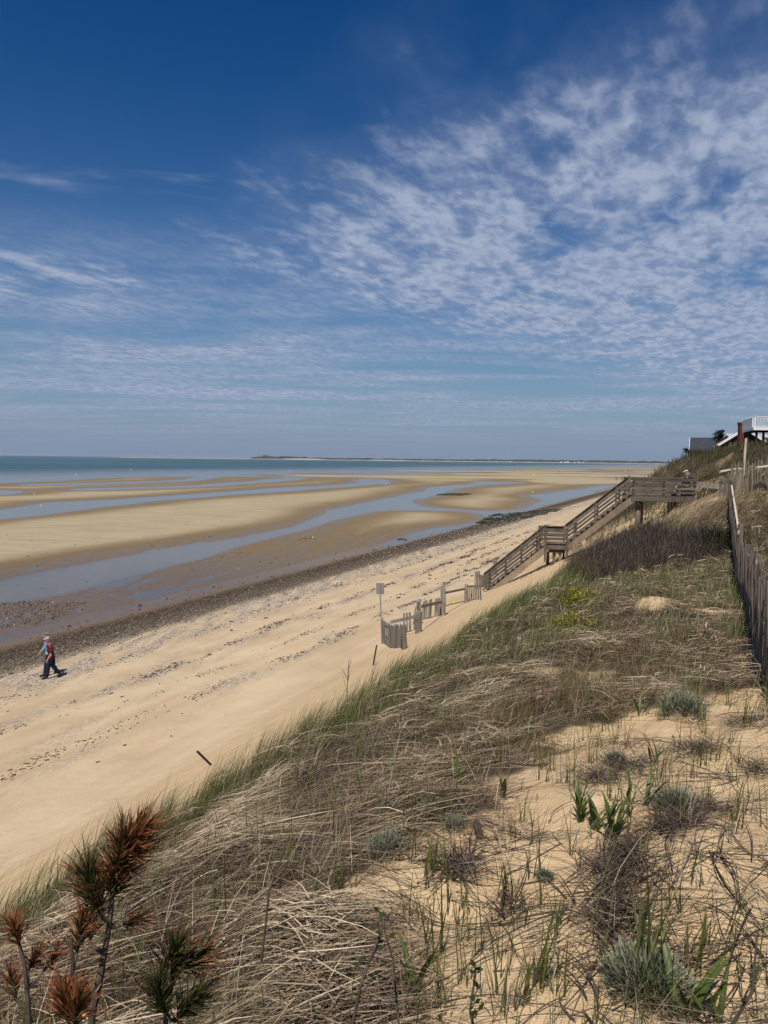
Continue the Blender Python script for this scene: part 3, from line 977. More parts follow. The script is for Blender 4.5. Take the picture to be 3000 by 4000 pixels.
def build_beach_fence():
    d1 = hit(1582, 2535).y; d0 = hit(1494, 2513).y; d2 = hit(1634, 2472).y; d3 = hit(1731, 2405).y; d4 = hit(1822, 2354).y
    # panel beside the sign: close slats on a straight run
    A0, B0 = hit(1496, 2512), hit(1566, 2530)
    pp, hp = px_post(1582, 2536, 2440)
    rt = root_at('picket_fence', A0, 'grey picket panel of close upright slats right beside the sign pole', 'fence', FG)
    add(rt, 'post', post_mb(pp, hp, 0.075, lean=(-0.04, 0.0)), 'grey_wood')
    run = (B0 - A0); run.z = 0
    nrm = Vector((-run.y, run.x, 0)).normalized()
    if nrm.y < 0: nrm = -nrm
    for k in range(10):
        q = A0 + run * (k / 9)
        q.z = g1(q.x, q.y)
        h = (0.90 - 0.13 * k / 9) + jit(.025)
        add(rt, 'slat', MB().board(q - Vector((0, 0, .3)), q + Vector((jit(.015), 0, h)), run.length / 9 * 0.93 + jit(.008), 0.022, up=nrm, roll=jit(.08)), 'grey_wood')
    for hh in (0.66, 0.25):
        a_, b_ = A0 + nrm * 0.045, B0 + run.normalized() * 0.12 + nrm * 0.045
        a_.z = g1(A0.x, A0.y) + hh; b_.z = g1(B0.x, B0.y) + hh - 0.05
        add(rt, 'rail', MB().board(a_, b_, 0.05, 0.09), 'grey_wood')
    sl = [(1579 + 12 * k, 2474 - 3 * k, 2396 - 2 * k, -2 - k) for k in range(3)] + [(1612, 2440, 2370, 12), (1618, 2462, 2400, 3)]
    fence_section('picket_fence', 'grey fence with a sloping rail and four slats held by the stoutest round post', [(1634, 2473, 2386, 25), (1635, 2440, 2350, 17)], sl,
                  [(1524, 2431, 1622, 2408, d0 + .6, d2 + .05, 0.12)])
    sl = []
    for k, x in enumerate((1649, 1657, 1665, 1673, 1681, 1691, 1698, 1705, 1712, 1719)):
        if k == 5: continue
        sl.append((x, 2422 - (x - 1649) * 0.22 + jit(2), 2347 - (x - 1649) * 0.15 + jit(3), 4 - (k % 3)))
    fence_section('picket_fence', 'grey picket panel in the middle of the fence line with a gap in its slats', [(1731, 2406, 2296, 16), (1721, 2390, 2298, 7)], sl,
                  [(1643, 2369, 1724, 2351, d2 + .25, d3 - .05, 0.13)])
    fence_section('picket_fence', 'short grey picket panel of six open slats joining the foot of the staircase', [(1822, 2355, 2281, 15)],
                  [(1833 + 8.6 * k, 2346 - k * 0.8, 2287 - k * 0.4, 1) for k in range(6)] + [(1878, 2344, 2272, -3)],
                  [(1733, 2317, 1815, 2300, d3, d4, 0.10), (1826, 2291, 1905, 2287, d4 + .05, d4 + .6, 0.09), (1826, 2349, 1880, 2340, d4, d4 + .4, 0.06)])
    # round posts behind the staircase foot
    for px, yb, yt, w, lab in ((1858, 2300, 2231, 11, 'leftmost tall grey round post behind the foot of the staircase'),
                               (1869, 2298, 2230, 11, 'tall grey round post touching its twin behind the staircase foot'),
                               (1933, 2245, 2188, 17, 'grey greenish post standing behind the middle of the lower stair flight'),
                               (1995, 2192, 2158, 11, 'grey post farthest up the beach behind the lower stair flight')):
        p, h = px_post(px, yb, yt)
        o = post_mb(p, h, w / F * p.y / 2).build('fence_post', M['grey_wood'])
        tag(o, lab, 'post', 'posts behind the staircase')
    p, h = px_post(1886, 2296, 2262)
    o = MB().board(p + Vector((-0.25, 0.1, h * .9)), p + Vector((0.45, 0.1, h * 0.75)), 0.04, 0.55).build('plank', M['slat_wood'])
    tag(o, 'dark upright plank leaning beside the two tall round posts', 'plank')
    # warning sign, seen from behind
    p, h = px_post(1494, 2516, 2283)
    sr = root_at('sign', p, 'blank grey back of a metal sign on a thin leaning pole', 'sign')
    top = at_y(1484, 2280, p.y)
    add(sr, 'pole', MB().board(p - Vector((0, 0, .4)), top, 0.055, 0.028, up=(0, 1, 0)), 'grey_metal')
    c = at_y(1485, 2300, p.y - 0.0) + Vector((0, 0.04, 0))
    bm = MB()
    w, hh, ch = 0.155, 0.215, 0.04
    out = [(-w + ch, -hh), (w - ch, -hh), (w - .012, -hh + .012), (w, -hh + ch), (w, hh - ch), (w - .012, hh - .012), (w - ch, hh), (-w + ch, hh), (-w + .012, hh - .012), (-w, hh - ch), (-w, -hh + ch), (-w + .012, -hh + .012)]
    k = len(out)
    pts = [c + Vector((x, -0.002, z)) for x, z in out] + [c + Vector((x, 0.004, z)) for x, z in out]
    bm.poly(pts, [tuple(range(k)), tuple(range(2 * k - 1, k - 1, -1))] + [(i, i + k, (i + 1) % k + k, (i + 1) % k) for i in range(k)])
    add(sr, 'plate', bm, 'grey_metal')
    for z in (-0.12, 0.12):
        add(sr, 'bolt', MB().tube([c + Vector((0, -0.04, z)), c + Vector((0, 0.01, z))], [0.014, 0.014], 6), 'black_metal')
    # black stakes
    p, h = px_post(1451, 2602, 2518)
    o = MB().board(p - Vector((0, 0, .3)), p + Vector((0.15, -0.05, h)), 0.045, 0.03, up=(0, 1, 0)).build('stake', M['black_metal'])
    tag(o, 'thin black steel stake leaning right in the sand before the sign', 'stake', 'black stakes')
    p, h = px_post(1569, 2535, 2437)
    o = MB().board(p + Vector((0, -.1, -.3)), p + Vector((0.01, -0.1, h)), 0.045, 0.03, up=(0, 1, 0)).build('stake', M['black_metal'])
    tag(o, 'upright black steel stake close against the picket panel beside the sign', 'stake', 'black stakes')
    p = hit(823, 2990)
    o = MB().board(p - Vector((-.1, -.1, .15)), p + Vector((-0.20, -0.18, 0.33)), 0.036, 0.024, up=(0, 1, 0)).build('stake', M['black_metal'])
    tag(o, 'short black stake leaning left alone on the pale sand below the dune grass', 'stake', 'black stakes')
    # rope with a float
    a = hit(1742, 2368); b = hit(1815, 2350)
    pts = [a.lerp(b, u / 8) for u in range(9)]
    for q in pts: q.z = g1(q.x, q.y) + 0.02 + 0.02 * random.random()
    rr = root_at('rope', a, 'dark rope with a small yellow float lying on the sand between two posts', 'rope')
    add(rr, 'cord', MB().tube(pts, [0.018] * 9, 5), 'rope')
    q = a.lerp(b, 0.42)
    add(rr, 'float', MB().tube([q + Vector((-.12, 0, .06)), q + Vector((-.10, 0, .07)), q + Vector((0.06, 0, .08)), q + Vector((.09, 0, .07))], [0.03, 0.07, 0.07, 0.03], 8), 'yellow_float', True)


build_beach_fence()


# ---- slatted sand fence along the right
def slat_mesh(mat='slat_wood'):
    m = MB().board((0, 0, -0.15), (0, 0, 1.22), 0.040, 0.011, up=(0, 1, 0))
    me = bpy.data.meshes.new('slat')
    me.from_pydata([tuple(v) for v in m.v], [], m.f)
    me.materials.append(M[mat])
    return me


SLAT_ME = slat_mesh()
SLAT_SUNLIT = slat_mesh('sunlit_slat')


def sand_fence(label, path, step, height=1.0, hvar=0.03, lean=0.03, posts=(), zoff=0.0, top_rail=(), az_lean=0.0, maxn=290, me=None):
    """path: list of (x, y); slats stand on the ground along it"""
    pts = [Vector((*p, 0)) for p in path]
    L = [0.0]
    for a, b in zip(pts, pts[1:]): L.append(L[-1] + (b - a).length)
    base = pts[0].copy(); base.z = g1(base.x, base.y)
    rt = root_at('sand_fence', base, label, 'fence', 'slatted sand fences on the bluff')

    def at(l):
        for k in range(len(pts) - 1):
            if l <= L[k + 1] or k == len(pts) - 2:
                u = (l - L[k]) / (L[k + 1] - L[k])
                return pts[k].lerp(pts[k + 1], u), (pts[k + 1] - pts[k]).normalized()
    l, wires, cnt = 0.0, [[], []], 0
    while l < L[-1] and cnt < maxn:
        p, d = at(l)
        p.z = g1(p.x, p.y) + zoff
        if random.random() > 0.065:
            o = bpy.data.objects.new('slat', me or SLAT_ME)
            col.objects.link(o)
            o.parent = rt
            o.location = p - base + Vector((0, 0, jit(hvar)))
            o.rotation_euler = (jit(lean), jit(lean) + az_lean, math.atan2(d.y, d.x) + jit(0.25))
            o.scale = (1 + jit(0.15), 1, height * (1 + jit(0.05)))
            cnt += 1
        if int(l / step) % 6 == 0:
            for q, hh in enumerate((0.28, 0.92)):
                wires[q].append(p + Vector((0.012, 0, hh * height)))
        l += step * (1 + jit(0.2))
    for w in wires:
        if len(w) > 1: add(rt, 'wire', MB().tube(w, [0.004] * len(w), 4), 'wire')
    for l, h, r in posts:
        p, d = at(l)
        p.z = g1(p.x, p.y) + zoff
        p += Vector((d.y, -d.x, 0)) * 0.09
        add(rt, 'post', post_mb(p, h, r, square=True), 'slat_wood')
    for l0, l1, h in top_rail:
        p, d = at(l0); q, e = at(l1)
        p.z = g1(p.x, p.y) + h + zoff; q.z = g1(q.x, q.y) + h + zoff
        n = Vector((d.y, -d.x, 0)) * 0.05
        add(rt, 'rail', MB().board(p + n, q + n, 0.05, 0.09), 'pale_wood')
    return rt


def dpt(px, d):
    v = ray(px, 1900)
    return (v.x / v.y * d, d)


FENCE_PATH = [dpt(3140, 6.6), dpt(3003, 8.9), dpt(2955, 12.0), dpt(2925, 15.2), dpt(2888, 19.5), dpt(2866, 23.5), dpt(2848, 28.5)]
sand_fence('long dark slatted sand fence running up the right edge of the dune', FENCE_PATH, 0.082, 1.0, 0.06, 0.055,
           posts=((2.6, 1.2, 0.05), (6.4, 1.25, 0.055), (10.4, 1.35, 0.055), (14.5, 1.35, 0.055), (18.6, 1.3, 0.055), (22.6, 1.3, 0.06)),
           top_rail=((6.3, 10.5, 1.13), (14.4, 22.6, 1.13)))
FENCE_B = [dpt(2850, 29.4), dpt(2880, 30.5), dpt(2930, 31.0), dpt(2975, 31.2), dpt(3010, 31.6)]
sand_fence('uneven slatted sand fence crossing behind the top end of the long fence', FENCE_B, 0.085, 1.0, 0.10, 0.08, zoff=0.10, me=SLAT_SUNLIT)
FENCE_C = [dpt(2806, 30.5), dpt(2845, 29.8), dpt(2890, 29.6)]
sand_fence('low slatted sand fence with leaning slats at the end of the stair railing', FENCE_C, 0.075, 0.80, 0.05, 0.06, az_lean=0.16, me=SLAT_SUNLIT)


def loose_poles():
    a, b = at_y(2812, 1844, 30.0), at_y(2893, 1831, 30.4)
    o = MB().tube([a, (a + b) / 2 + Vector((0, 0, .02)), b], [0.05, 0.045, 0.035], 7, wob=.15).build('log', M['pale_wood'])
    tag(o, 'bleached pole lying on the low leaning slats near the stair railing', 'pole', 'bleached poles')
    a, b = at_y(2955, 1828, 30.6), at_y(3030, 1818, 31.0)
    o = MB().tube([a, (a + b) / 2, b], [0.06, 0.055, 0.05], 7, wob=.15).build('log', M['pale_wood'])
    tag(o, 'bleached pole sticking out of the crossing fence at the right edge', 'pole', 'bleached poles')
    a, b = at_y(2906, 1800, 31.4), at_y(2914, 1712, 31.4)
    o = MB().board(a - Vector((0, 0, .6)), b, 0.075, 0.04, up=(0, 1, 0)).build('stake', M['pale_wood'])
    tag(o, 'tall pale timber stake leaning above the crossing sand fence', 'stake')


loose_poles()


# ------------------------------------------------------------------ houses on the bluff
def shingle_mat(name, a, b, sc=(6, 6, 9)):
    m, nt = new_mat(name)
    pos = nt.n('ShaderNodeTexCoord').outputs['Object']
    br = nt.n('ShaderNodeTexBrick', i={'Vector': nt.mapping(pos, rot=(R(90), 0, 0), scale=(1, 1, 1)), 'Color1': (*a, 1), 'Color2': (*b, 1), 'Mortar': (*[x * .5 for x in a], 1), 'Scale': 3.2, 'Mortar Size': 0.012, 'Brick Width': 0.45, 'Row Height': 0.42})
    n = nt.noise(pos, 1.5, 4, 0.6)
    c = nt.mix(nt.m('MULTIPLY', nt.smooth(n, .3, .7), .35), br.outputs[0], b)
    principled(nt, c, 0.9, 0.1, br.outputs['Fac'], 0.3, 0.01)
    return m


M['roof_grey'] = shingle_mat('grey_roof_shingles', (0.036, 0.041, 0.050), (0.056, 0.062, 0.074))
M['roof_pale'] = shingle_mat('pale_roof_shingles', (0.30, 0.30, 0.30), (0.40, 0.40, 0.39))
M['wall_brown'] = shingle_mat('brown_wall_shingles', (0.060, 0.048, 0.040), (0.085, 0.068, 0.055))
M['brick'] = shingle_mat('red_chimney_brick', (0.105, 0.036, 0.026), (0.145, 0.055, 0.040))
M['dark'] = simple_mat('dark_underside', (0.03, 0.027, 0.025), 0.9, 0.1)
M['glass'] = simple_mat('dark_glass', (0.03, 0.04, 0.05), 0.1, 0.5)


def gable_house(name, label, ridge0, ridge1, half, drop, wall_h, roof, wall, trim='white_paint', over=0.25):
    """ridge from ridge0 to ridge1, roof falls 'drop' over 'half' on each side"""
    r0, r1 = Vector(ridge0), Vector(ridge1)
    d = (r1 - r0).normalized()
    n = Vector((-d.y, d.x, 0))
    if n.y > 0: n = -n                      # n faces the camera side
    rt = root_at(name, (r0 + r1) / 2 - Vector((0, 0, drop + wall_h)), label, 'house', 'houses on the bluff')
    th = 0.14
    for sgn, nm in ((1, 'roof'), (-1, 'roof')):
        e0 = r0 + n * sgn * half - Vector((0, 0, drop)); e1 = r1 + n * sgn * half - Vector((0, 0, drop))
        a0, a1, b0, b1 = r0 - d * over, r1 + d * over, e0 - d * over, e1 + d * over
        dn = Vector((0, 0, -th))
        o = MB().poly([a0, a1, b1, b0, a0 + dn, a1 + dn, b1 + dn, b0 + dn], [(0, 1, 2, 3), (7, 6, 5, 4), (0, 4, 5, 1), (1, 5, 6, 2), (2, 6, 7, 3), (3, 7, 4, 0)])
        ro = add(rt, nm, o, roof)
        for q, (s0, s1) in enumerate(((a0, b0), (a1, b1))):
            off = d * (-0.03 if q == 0 else 0.03)
            add_sub(ro, 'rake_board', MB().board(s0 + off + Vector((0, 0, -.12)), s1 + off + Vector((0, 0, -.12)), 0.05, 0.24), trim)
    bot = Vector((0, 0, -drop - wall_h))
    w = half - 0.25
    k = drop * w / half
    A = [r0 + n * w - Vector((0, 0, k)), r0 - n * w - Vector((0, 0, k)), r1 - n * w - Vector((0, 0, k)), r1 + n * w - Vector((0, 0, k))]
    g = Vector((0, 0, -.16))
    wl = MB().poly([A[0] + g, A[1] + g, A[2] + g, A[3] + g] + [Vector((p.x, p.y, r0.z + bot.z)) for p in A] + [r0 + g, r1 + g],
                   [(0, 3, 7, 4), (1, 5, 6, 2), (0, 4, 5, 1, 8), (3, 2, 9, 2, 6, 7) if False else (3, 9, 2, 6, 7)])
    add(rt, 'wall', wl, wall)
    return rt


def build_houses():
    # grey roofed house at the far left of the row
    r0 = at_y(2703, 1709, 110); r1 = r0 + Vector((9.0, -3.6, 0.0))
    ev = at_y(2698, 1757, 106.5)
    h = gable_house('house', 'grey shingle-roofed house with its long roof towards the beach, leftmost on the bluff', r0, r1, 3.6, r0.z - ev.z, 3.0, 'roof_grey', 'grey_paint')
    # gable house half hidden behind the balcony
    apex = at_y(2911, 1671, 84)
    back = apex + Vector((3.5, 9.0, 0))
    el = at_y(2818, 1735, 84)
    h2 = gable_house('house', 'brown shingled house with white gable trim and brick chimney under the white balcony', apex, back, (apex.x - el.x) * 1.06, apex.z - el.z, 2.6, 'roof_pale', 'wall_brown', over=0.3)
    c = at_y(2894, 1700, 82.4)
    top = at_y(2894, 1650, 82.4).z
    ch = add(h2, 'chimney', MB().board(Vector((c.x, 82.4, 8.5)), Vector((c.x, 82.4, top - 0.32)), 0.50, 0.50, up=(0, 1, 0)), 'brick')
    cap = MB()
    for k in range(4):
        cap.board(Vector((c.x, 82.4, top - 0.32 + k * 0.08)), Vector((c.x, 82.4, top - 0.24 + k * 0.08)), 0.52 + 0.04 * (k if k < 3 else 2), 0.52 + 0.04 * (k if k < 3 else 2), up=(0, 1, 0))
    add_sub(ch, 'chimney_cap', cap, 'brick')
    # pale roof peeping up behind
    q0 = at_y(2845, 1693, 125); q1 = q0 + Vector((6.0, 0.5, 0))
    gable_house('house', 'pale roofed house peeping up between the wind-bent tree and the brick chimney', q0, q1, 3.0, 1.9, 2.5, 'roof_pale', 'grey_paint')

    # house with the white balcony, standing at the right edge of the picture
    cn = at_y(2945, 1670, 70.0)                      # near corner of the deck
    side = Vector((math.sin(R(17)), math.cos(R(17)), 0)); front = Vector((math.cos(R(3)), -math.sin(R(3)), 0))
    rt = root_at('balcony_house', cn + front * 4 + Vector((0, 0, -3)), 'house with a white railed balcony on dark posts at the right edge', 'house', 'houses on the bluff')
    FL, SL = 6.5, 6.8
    zt = Vector((0, 0, 1))
    a, b, c2, d2 = cn, cn + front * FL, cn + front * FL + side * SL, cn + side * SL
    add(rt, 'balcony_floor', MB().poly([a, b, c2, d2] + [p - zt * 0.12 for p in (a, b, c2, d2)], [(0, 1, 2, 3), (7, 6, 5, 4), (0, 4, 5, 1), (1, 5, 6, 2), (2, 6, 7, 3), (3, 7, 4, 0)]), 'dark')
    o = 0.03
    add(rt, 'fascia', MB().board(a - side * o - front * o - zt * 0.10, b - side * o - zt * 0.10, 0.05, 0.27), 'white_paint')
    add(rt, 'fascia', MB().board(a - front * o - zt * 0.10, d2 - front * o - zt * 0.10, 0.05, 0.27), 'white_paint')
    hr = 0.98

    def railing(p, q, nb, np_):
        e = (q - p)
        for k in range(np_ + 1):
            u = p + e * (k / np_)
            po = add(rt, 'railing_post', MB().board(u, u + zt * (hr + 0.05), 0.11, 0.11, up=(0, 1, 0)), 'white_paint')
            add_sub(po, 'post_cap', MB().board(u + zt * (hr + 0.05), u + zt * (hr + 0.10), 0.17, 0.17, up=(0, 1, 0)), 'white_paint')
        add(rt, 'rail', MB().board(p + zt * hr, q + zt * hr, 0.08, 0.06), 'white_paint')
        add(rt, 'rail', MB().board(p + zt * 0.12, q + zt * 0.12, 0.06, 0.05), 'white_paint')
        for k in range(nb):
            u = p + e * ((k + 0.5) / nb)
            add(rt, 'baluster', MB().board(u + zt * 0.12, u + zt * hr, 0.034, 0.034, up=(0, 1, 0)), 'white_paint')
    railing(a + front * 0.06 + side * 0.06, b + side * 0.06, 48, 3)
    railing(a + front * 0.06 + side * 1.2, d2 + front * 0.06, 44, 4)
    for u, w in ((0.3, 0.3), (0.2, 3.2), (0.2, 6.3), (3.0, 0.3), (3.0, 5.5), (1.3, 2.5)):
        p = a + front * u + side * w
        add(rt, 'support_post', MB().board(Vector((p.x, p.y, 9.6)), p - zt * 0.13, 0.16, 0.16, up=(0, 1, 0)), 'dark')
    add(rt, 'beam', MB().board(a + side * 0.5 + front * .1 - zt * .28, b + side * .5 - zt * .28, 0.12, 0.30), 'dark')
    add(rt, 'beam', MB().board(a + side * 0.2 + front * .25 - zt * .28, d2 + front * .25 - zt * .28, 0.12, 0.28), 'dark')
    wx = a + front * 4.2 + side * 1.5
    w2 = MB()
    P = [wx, wx + front * 6, wx + front * 6 + side * 8, wx + side * 8]
    w2.poly([p - zt * 3.5 for p in P] + [p + zt * 2.4 for p in P], [(0, 1, 5, 4), (1, 2, 6, 5), (2, 3, 7, 6), (3, 0, 4, 7), (4, 5, 6, 7)])
    add(rt, 'wall', w2, 'grey_paint')
    # white slatted garden chair on the balcony
    cp = a + front * 1.75 + side * 1.0
    chr_ = root_at('garden_chair', cp, 'white slatted garden chair on the white balcony', 'chair')
    for k in range(5):
        x = (k - 2) * 0.10
        add(chr_, 'back_slat', MB().board(cp + front * (x) + side * 0.30 + zt * 0.30, cp + front * (x * 1.2) + side * 0.52 + zt * (0.98 - 0.03 * abs(k - 2)), 0.08, 0.02), 'white_paint')
        add(chr_, 'seat_slat', MB().board(cp + front * -0.27 + side * (-0.25 + k * 0.12) + zt * (0.36 - k * 0.02), cp + front * 0.27 + side * (-0.25 + k * 0.12) + zt * (0.36 - k * 0.02), 0.09, 0.02), 'white_paint')
    for sx in (-0.33, 0.33):
        add(chr_, 'arm', MB().board(cp + front * sx - side * 0.35 + zt * 0.55, cp + front * sx + side * 0.40 + zt * 0.55, 0.11, 0.025), 'white_paint')
        for sy in (-0.28, 0.32):
            add(chr_, 'leg', MB().board(cp + front * sx + side * sy, cp + front * sx + side * sy + zt * 0.54, 0.06, 0.06, up=(0, 1, 0)), 'white_paint')


build_houses()


# ------------------------------------------------------------------ far shore across the bay
def build_far_shore():
    def strip(name, prof, y, mat, deep, seed, zb=-1.0, jag=0.0, n=420):
        """prof: (px, height px above the water line) ; a low landform with depth"""
        xs = np.linspace(prof[0][0], prof[-1][0], n)
        hp = np.interp(xs, [p[0] for p in prof], [p[1] for p in prof])
        x = (xs - 1500) / F * y
        h = hp / F * y
        if jag:
            h = h * (1 + jag * fbm(x / 90 + seed, x * 0 + seed, 4, 0.7)) + (h > 1) * jag * 3 * fbm(x / 25 + seed, x * 0 + 3.3, 3)
        h = np.maximum(h, -0.5)
        rows = [(0.0, 0.0), (0.06, 0.75), (0.35, 1.0), (1.0, 0.0)]
        V, idx = [], []
        for k, (u, f) in enumerate(rows):
            V.append(np.stack([x * (1 + u * deep / y), np.full(n, y + u * deep), zb + (h - zb) * f if f else np.full(n, zb)], -1))
        V = np.concatenate(V)
        i = np.arange(n - 1)
        q = np.concatenate([np.stack([k * n + i, k * n + i + 1, (k + 1) * n + i + 1, (k + 1) * n + i], -1) for k in range(3)])
        o = np_mesh(name, V, quads=q, mat=mat, smooth=False)
        return o
    sandf, nt = new_mat('far_sand')
    principled(nt, (0.40, 0.33, 0.26), 0.9, 0.1)
    wood, nt = new_mat('far_woodland')
    pos = nt.n('ShaderNodeNewGeometry').outputs['Position']
    c = nt.mix(nt.smooth(nt.noise(pos, 0.02, 4, 0.6), .35, .65), (0.020, 0.030, 0.022), (0.045, 0.058, 0.036))
    principled(nt, c, 0.95, 0.05)
    o = strip('far_shore', [(430, 0.6), (520, 1.8), (980, 2.2), (1100, 3.0), (1160, 6.2), (1230, 5.5), (1270, 2.6), (1420, 2.6), (1470, 4.2), (1540, 4.4), (1600, 3.0), (1900, 2.8), (2250, 2.6), (2700, 2.4), (3400, 2.0)], 6000, sandf, 500, 1.0, jag=0.25)
    o['kind'] = 'structure'
    o = strip('far_wood', [(972, 0.5), (990, 9.5), (1040, 13.5), (1120, 13.0), (1170, 11.5), (1250, 8.6), (1300, 9.0), (1600, 9.0), (1760, 8.4), (1880, 10.0), (2100, 11.0), (2300, 11.5), (2560, 11.0), (3400, 11)], 6060, wood, 900, 5.0, jag=0.22)
    tag(o, 'dark wooded shore along the far side of the bay', 'woods', kind='stuff')
    # pale houses on the far shore
    for k, (px, w, h) in enumerate(((2188, 6, 8), (2203, 5, 7), (2214, 8, 7), (2240, 5, 5), (2258, 6, 6), (2275, 5, 5), (1935, 5, 5), (1990, 5, 5))):
        x = (px - 1500) / F * 5990
        m = MB()
        z0 = 1.0 + 4 * (k % 3) / 3
        m.poly([(x - w, 5985, z0), (x + w, 5985, z0), (x + w, 5995, z0), (x - w, 5995, z0), (x - w, 5985, z0 + h * .6), (x + w, 5985, z0 + h * .6), (x + w, 5995, z0 + h * .6), (x - w, 5995, z0 + h * .6), (x - w, 5990, z0 + h), (x + w, 5990, z0 + h)],
               [(0, 1, 5, 4), (1, 2, 6, 9, 5), (2, 3, 7, 6), (3, 0, 4, 8, 7), (4, 5, 9, 8), (6, 7, 8, 9)])
        o = m.build('far_house', M['white_paint'])
        tag(o, 'tiny pale house on the far shore, %s of the row of eight' % ('third from left', 'fourth from left', 'fifth from left', 'sixth from left', 'seventh from left', 'rightmost', 'leftmost', 'second from left')[k], 'house', 'pale houses on the far shore')


build_far_shore()

# ------------------------------------------------------------------ dune plants
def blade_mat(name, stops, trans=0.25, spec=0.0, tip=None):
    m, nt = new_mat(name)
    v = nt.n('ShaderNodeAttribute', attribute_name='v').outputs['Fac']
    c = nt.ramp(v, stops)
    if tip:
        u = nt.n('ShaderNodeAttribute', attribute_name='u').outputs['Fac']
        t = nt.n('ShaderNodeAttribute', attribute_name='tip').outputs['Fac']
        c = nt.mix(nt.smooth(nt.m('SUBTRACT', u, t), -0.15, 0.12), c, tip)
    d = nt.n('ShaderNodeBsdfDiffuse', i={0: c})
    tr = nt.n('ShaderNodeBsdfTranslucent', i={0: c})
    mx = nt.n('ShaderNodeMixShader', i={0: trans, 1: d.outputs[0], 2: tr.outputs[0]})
    o = nt.n('ShaderNodeOutputMaterial')
    if spec:
        g = nt.n('ShaderNodeBsdfGlossy', i={'Roughness': 0.45, 'Color': (1, 1, 1, 1)})
        m2 = nt.n('ShaderNodeMixShader', i={0: spec, 1: mx.outputs[0], 2: g.outputs[0]})
        nt.link(m2.outputs[0], o.inputs[0])
    else:
        nt.link(mx.outputs[0], o.inputs[0])
    return m


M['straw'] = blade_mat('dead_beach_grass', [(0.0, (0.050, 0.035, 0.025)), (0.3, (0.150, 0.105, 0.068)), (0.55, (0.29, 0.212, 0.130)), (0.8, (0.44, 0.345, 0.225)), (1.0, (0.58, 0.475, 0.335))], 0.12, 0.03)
M['grass'] = blade_mat('green_beach_grass', [(0.0, (0.045, 0.054, 0.014)), (0.35, (0.088, 0.100, 0.024)), (0.65, (0.145, 0.152, 0.042)), (0.88, (0.225, 0.208, 0.078)), (1.0, (0.40, 0.33, 0.19))], 0.28, 0.03)
M['twig'] = blade_mat('dark_twigs', [(0.0, (0.022, 0.016, 0.015)), (0.4, (0.060, 0.044, 0.036)), (0.75, (0.125, 0.098, 0.080)), (1.0, (0.20, 0.16, 0.135))], 0.0)
M['thicket'] = blade_mat('leafless_thicket', [(0.0, (0.028, 0.021, 0.020)), (0.45, (0.066, 0.051, 0.045)), (0.8, (0.118, 0.096, 0.082)), (1.0, (0.20, 0.17, 0.14))], 0.0)
M['brush'] = blade_mat('hillside_brush', [(0.0, (0.030, 0.026, 0.018)), (0.25, (0.060, 0.046, 0.034)), (0.5, (0.062, 0.066, 0.028)), (0.75, (0.105, 0.098, 0.046)), (1.0, (0.24, 0.195, 0.125))], 0.15)
M['silver'] = blade_mat('silver_grey_leaves', [(0.0, (0.070, 0.082, 0.048)), (0.5, (0.155, 0.172, 0.112)), (1.0, (0.31, 0.325, 0.235))], 0.15)
M['leaf'] = blade_mat('broad_green_leaves', [(0.0, (0.040, 0.062, 0.018)), (0.5, (0.070, 0.105, 0.028)), (1.0, (0.125, 0.165, 0.045))], 0.3, 0.015)
M['needle'] = blade_mat('pine_needles', [(0.0, (0.022, 0.026, 0.008)), (0.5, (0.045, 0.052, 0.014)), (1.0, (0.085, 0.088, 0.024))], 0.12, 0.04, tip=(0.225, 0.080, 0.030))
M['yellow'] = blade_mat('yellow_flowers', [(0.0, (0.10, 0.12, 0.02)), (0.5, (0.20, 0.20, 0.02)), (1.0, (0.44, 0.36, 0.03))], 0.25)
M['evergreen'] = blade_mat('dark_evergreen', [(0.0, (0.010, 0.014, 0.008)), (0.6, (0.022, 0.028, 0.013)), (1.0, (0.045, 0.050, 0.022))], 0.1)
M['redstem'] = blade_mat('reddish_brown_stems', [(0.0, (0.05, 0.032, 0.024)), (0.5, (0.11, 0.066, 0.046)), (1.0, (0.20, 0.13, 0.085))], 0.05)
M['bark'] = simple_mat('grey_brown_bark', (0.13, 0.10, 0.075), 0.9, 0.1, 0.5, 30)


def ribbon_mesh(P, W, v, extra=None):
    """P (n, k+1, 3) centre lines; W (n, k+1, 3) half-width vectors, last point is the tip"""
    n, k1, _ = P.shape
    k = k1 - 1
    A = P[:, :k] - W[:, :k]; B = P[:, :k] + W[:, :k]
    V = np.concatenate([np.stack([A, B], 2).reshape(n, 2 * k, 3), P[:, k:]], 1)      # 2k+1 verts per blade
    nv = 2 * k + 1
    base = (np.arange(n) * nv)[:, None]
    q = []
    for j in range(k - 1):
        q.append(base + np.array([2 * j, 2 * j + 1, 2 * j + 3, 2 * j + 2]))
    quads = np.stack(q, 1).reshape(-1, 4) if q else np.zeros((0, 4), int)
    tris = (base + np.array([2 * k - 2, 2 * k - 1, 2 * k]))
    at = {'v': np.repeat(v, nv)}
    if extra is not None:
        u = np.concatenate([np.repeat(np.arange(k) / k, 2), [1.0]])
        at['u'] = np.tile(u, n)
        at['tip'] = np.repeat(extra, nv)
    return V.reshape(-1, 3), tris, quads, at


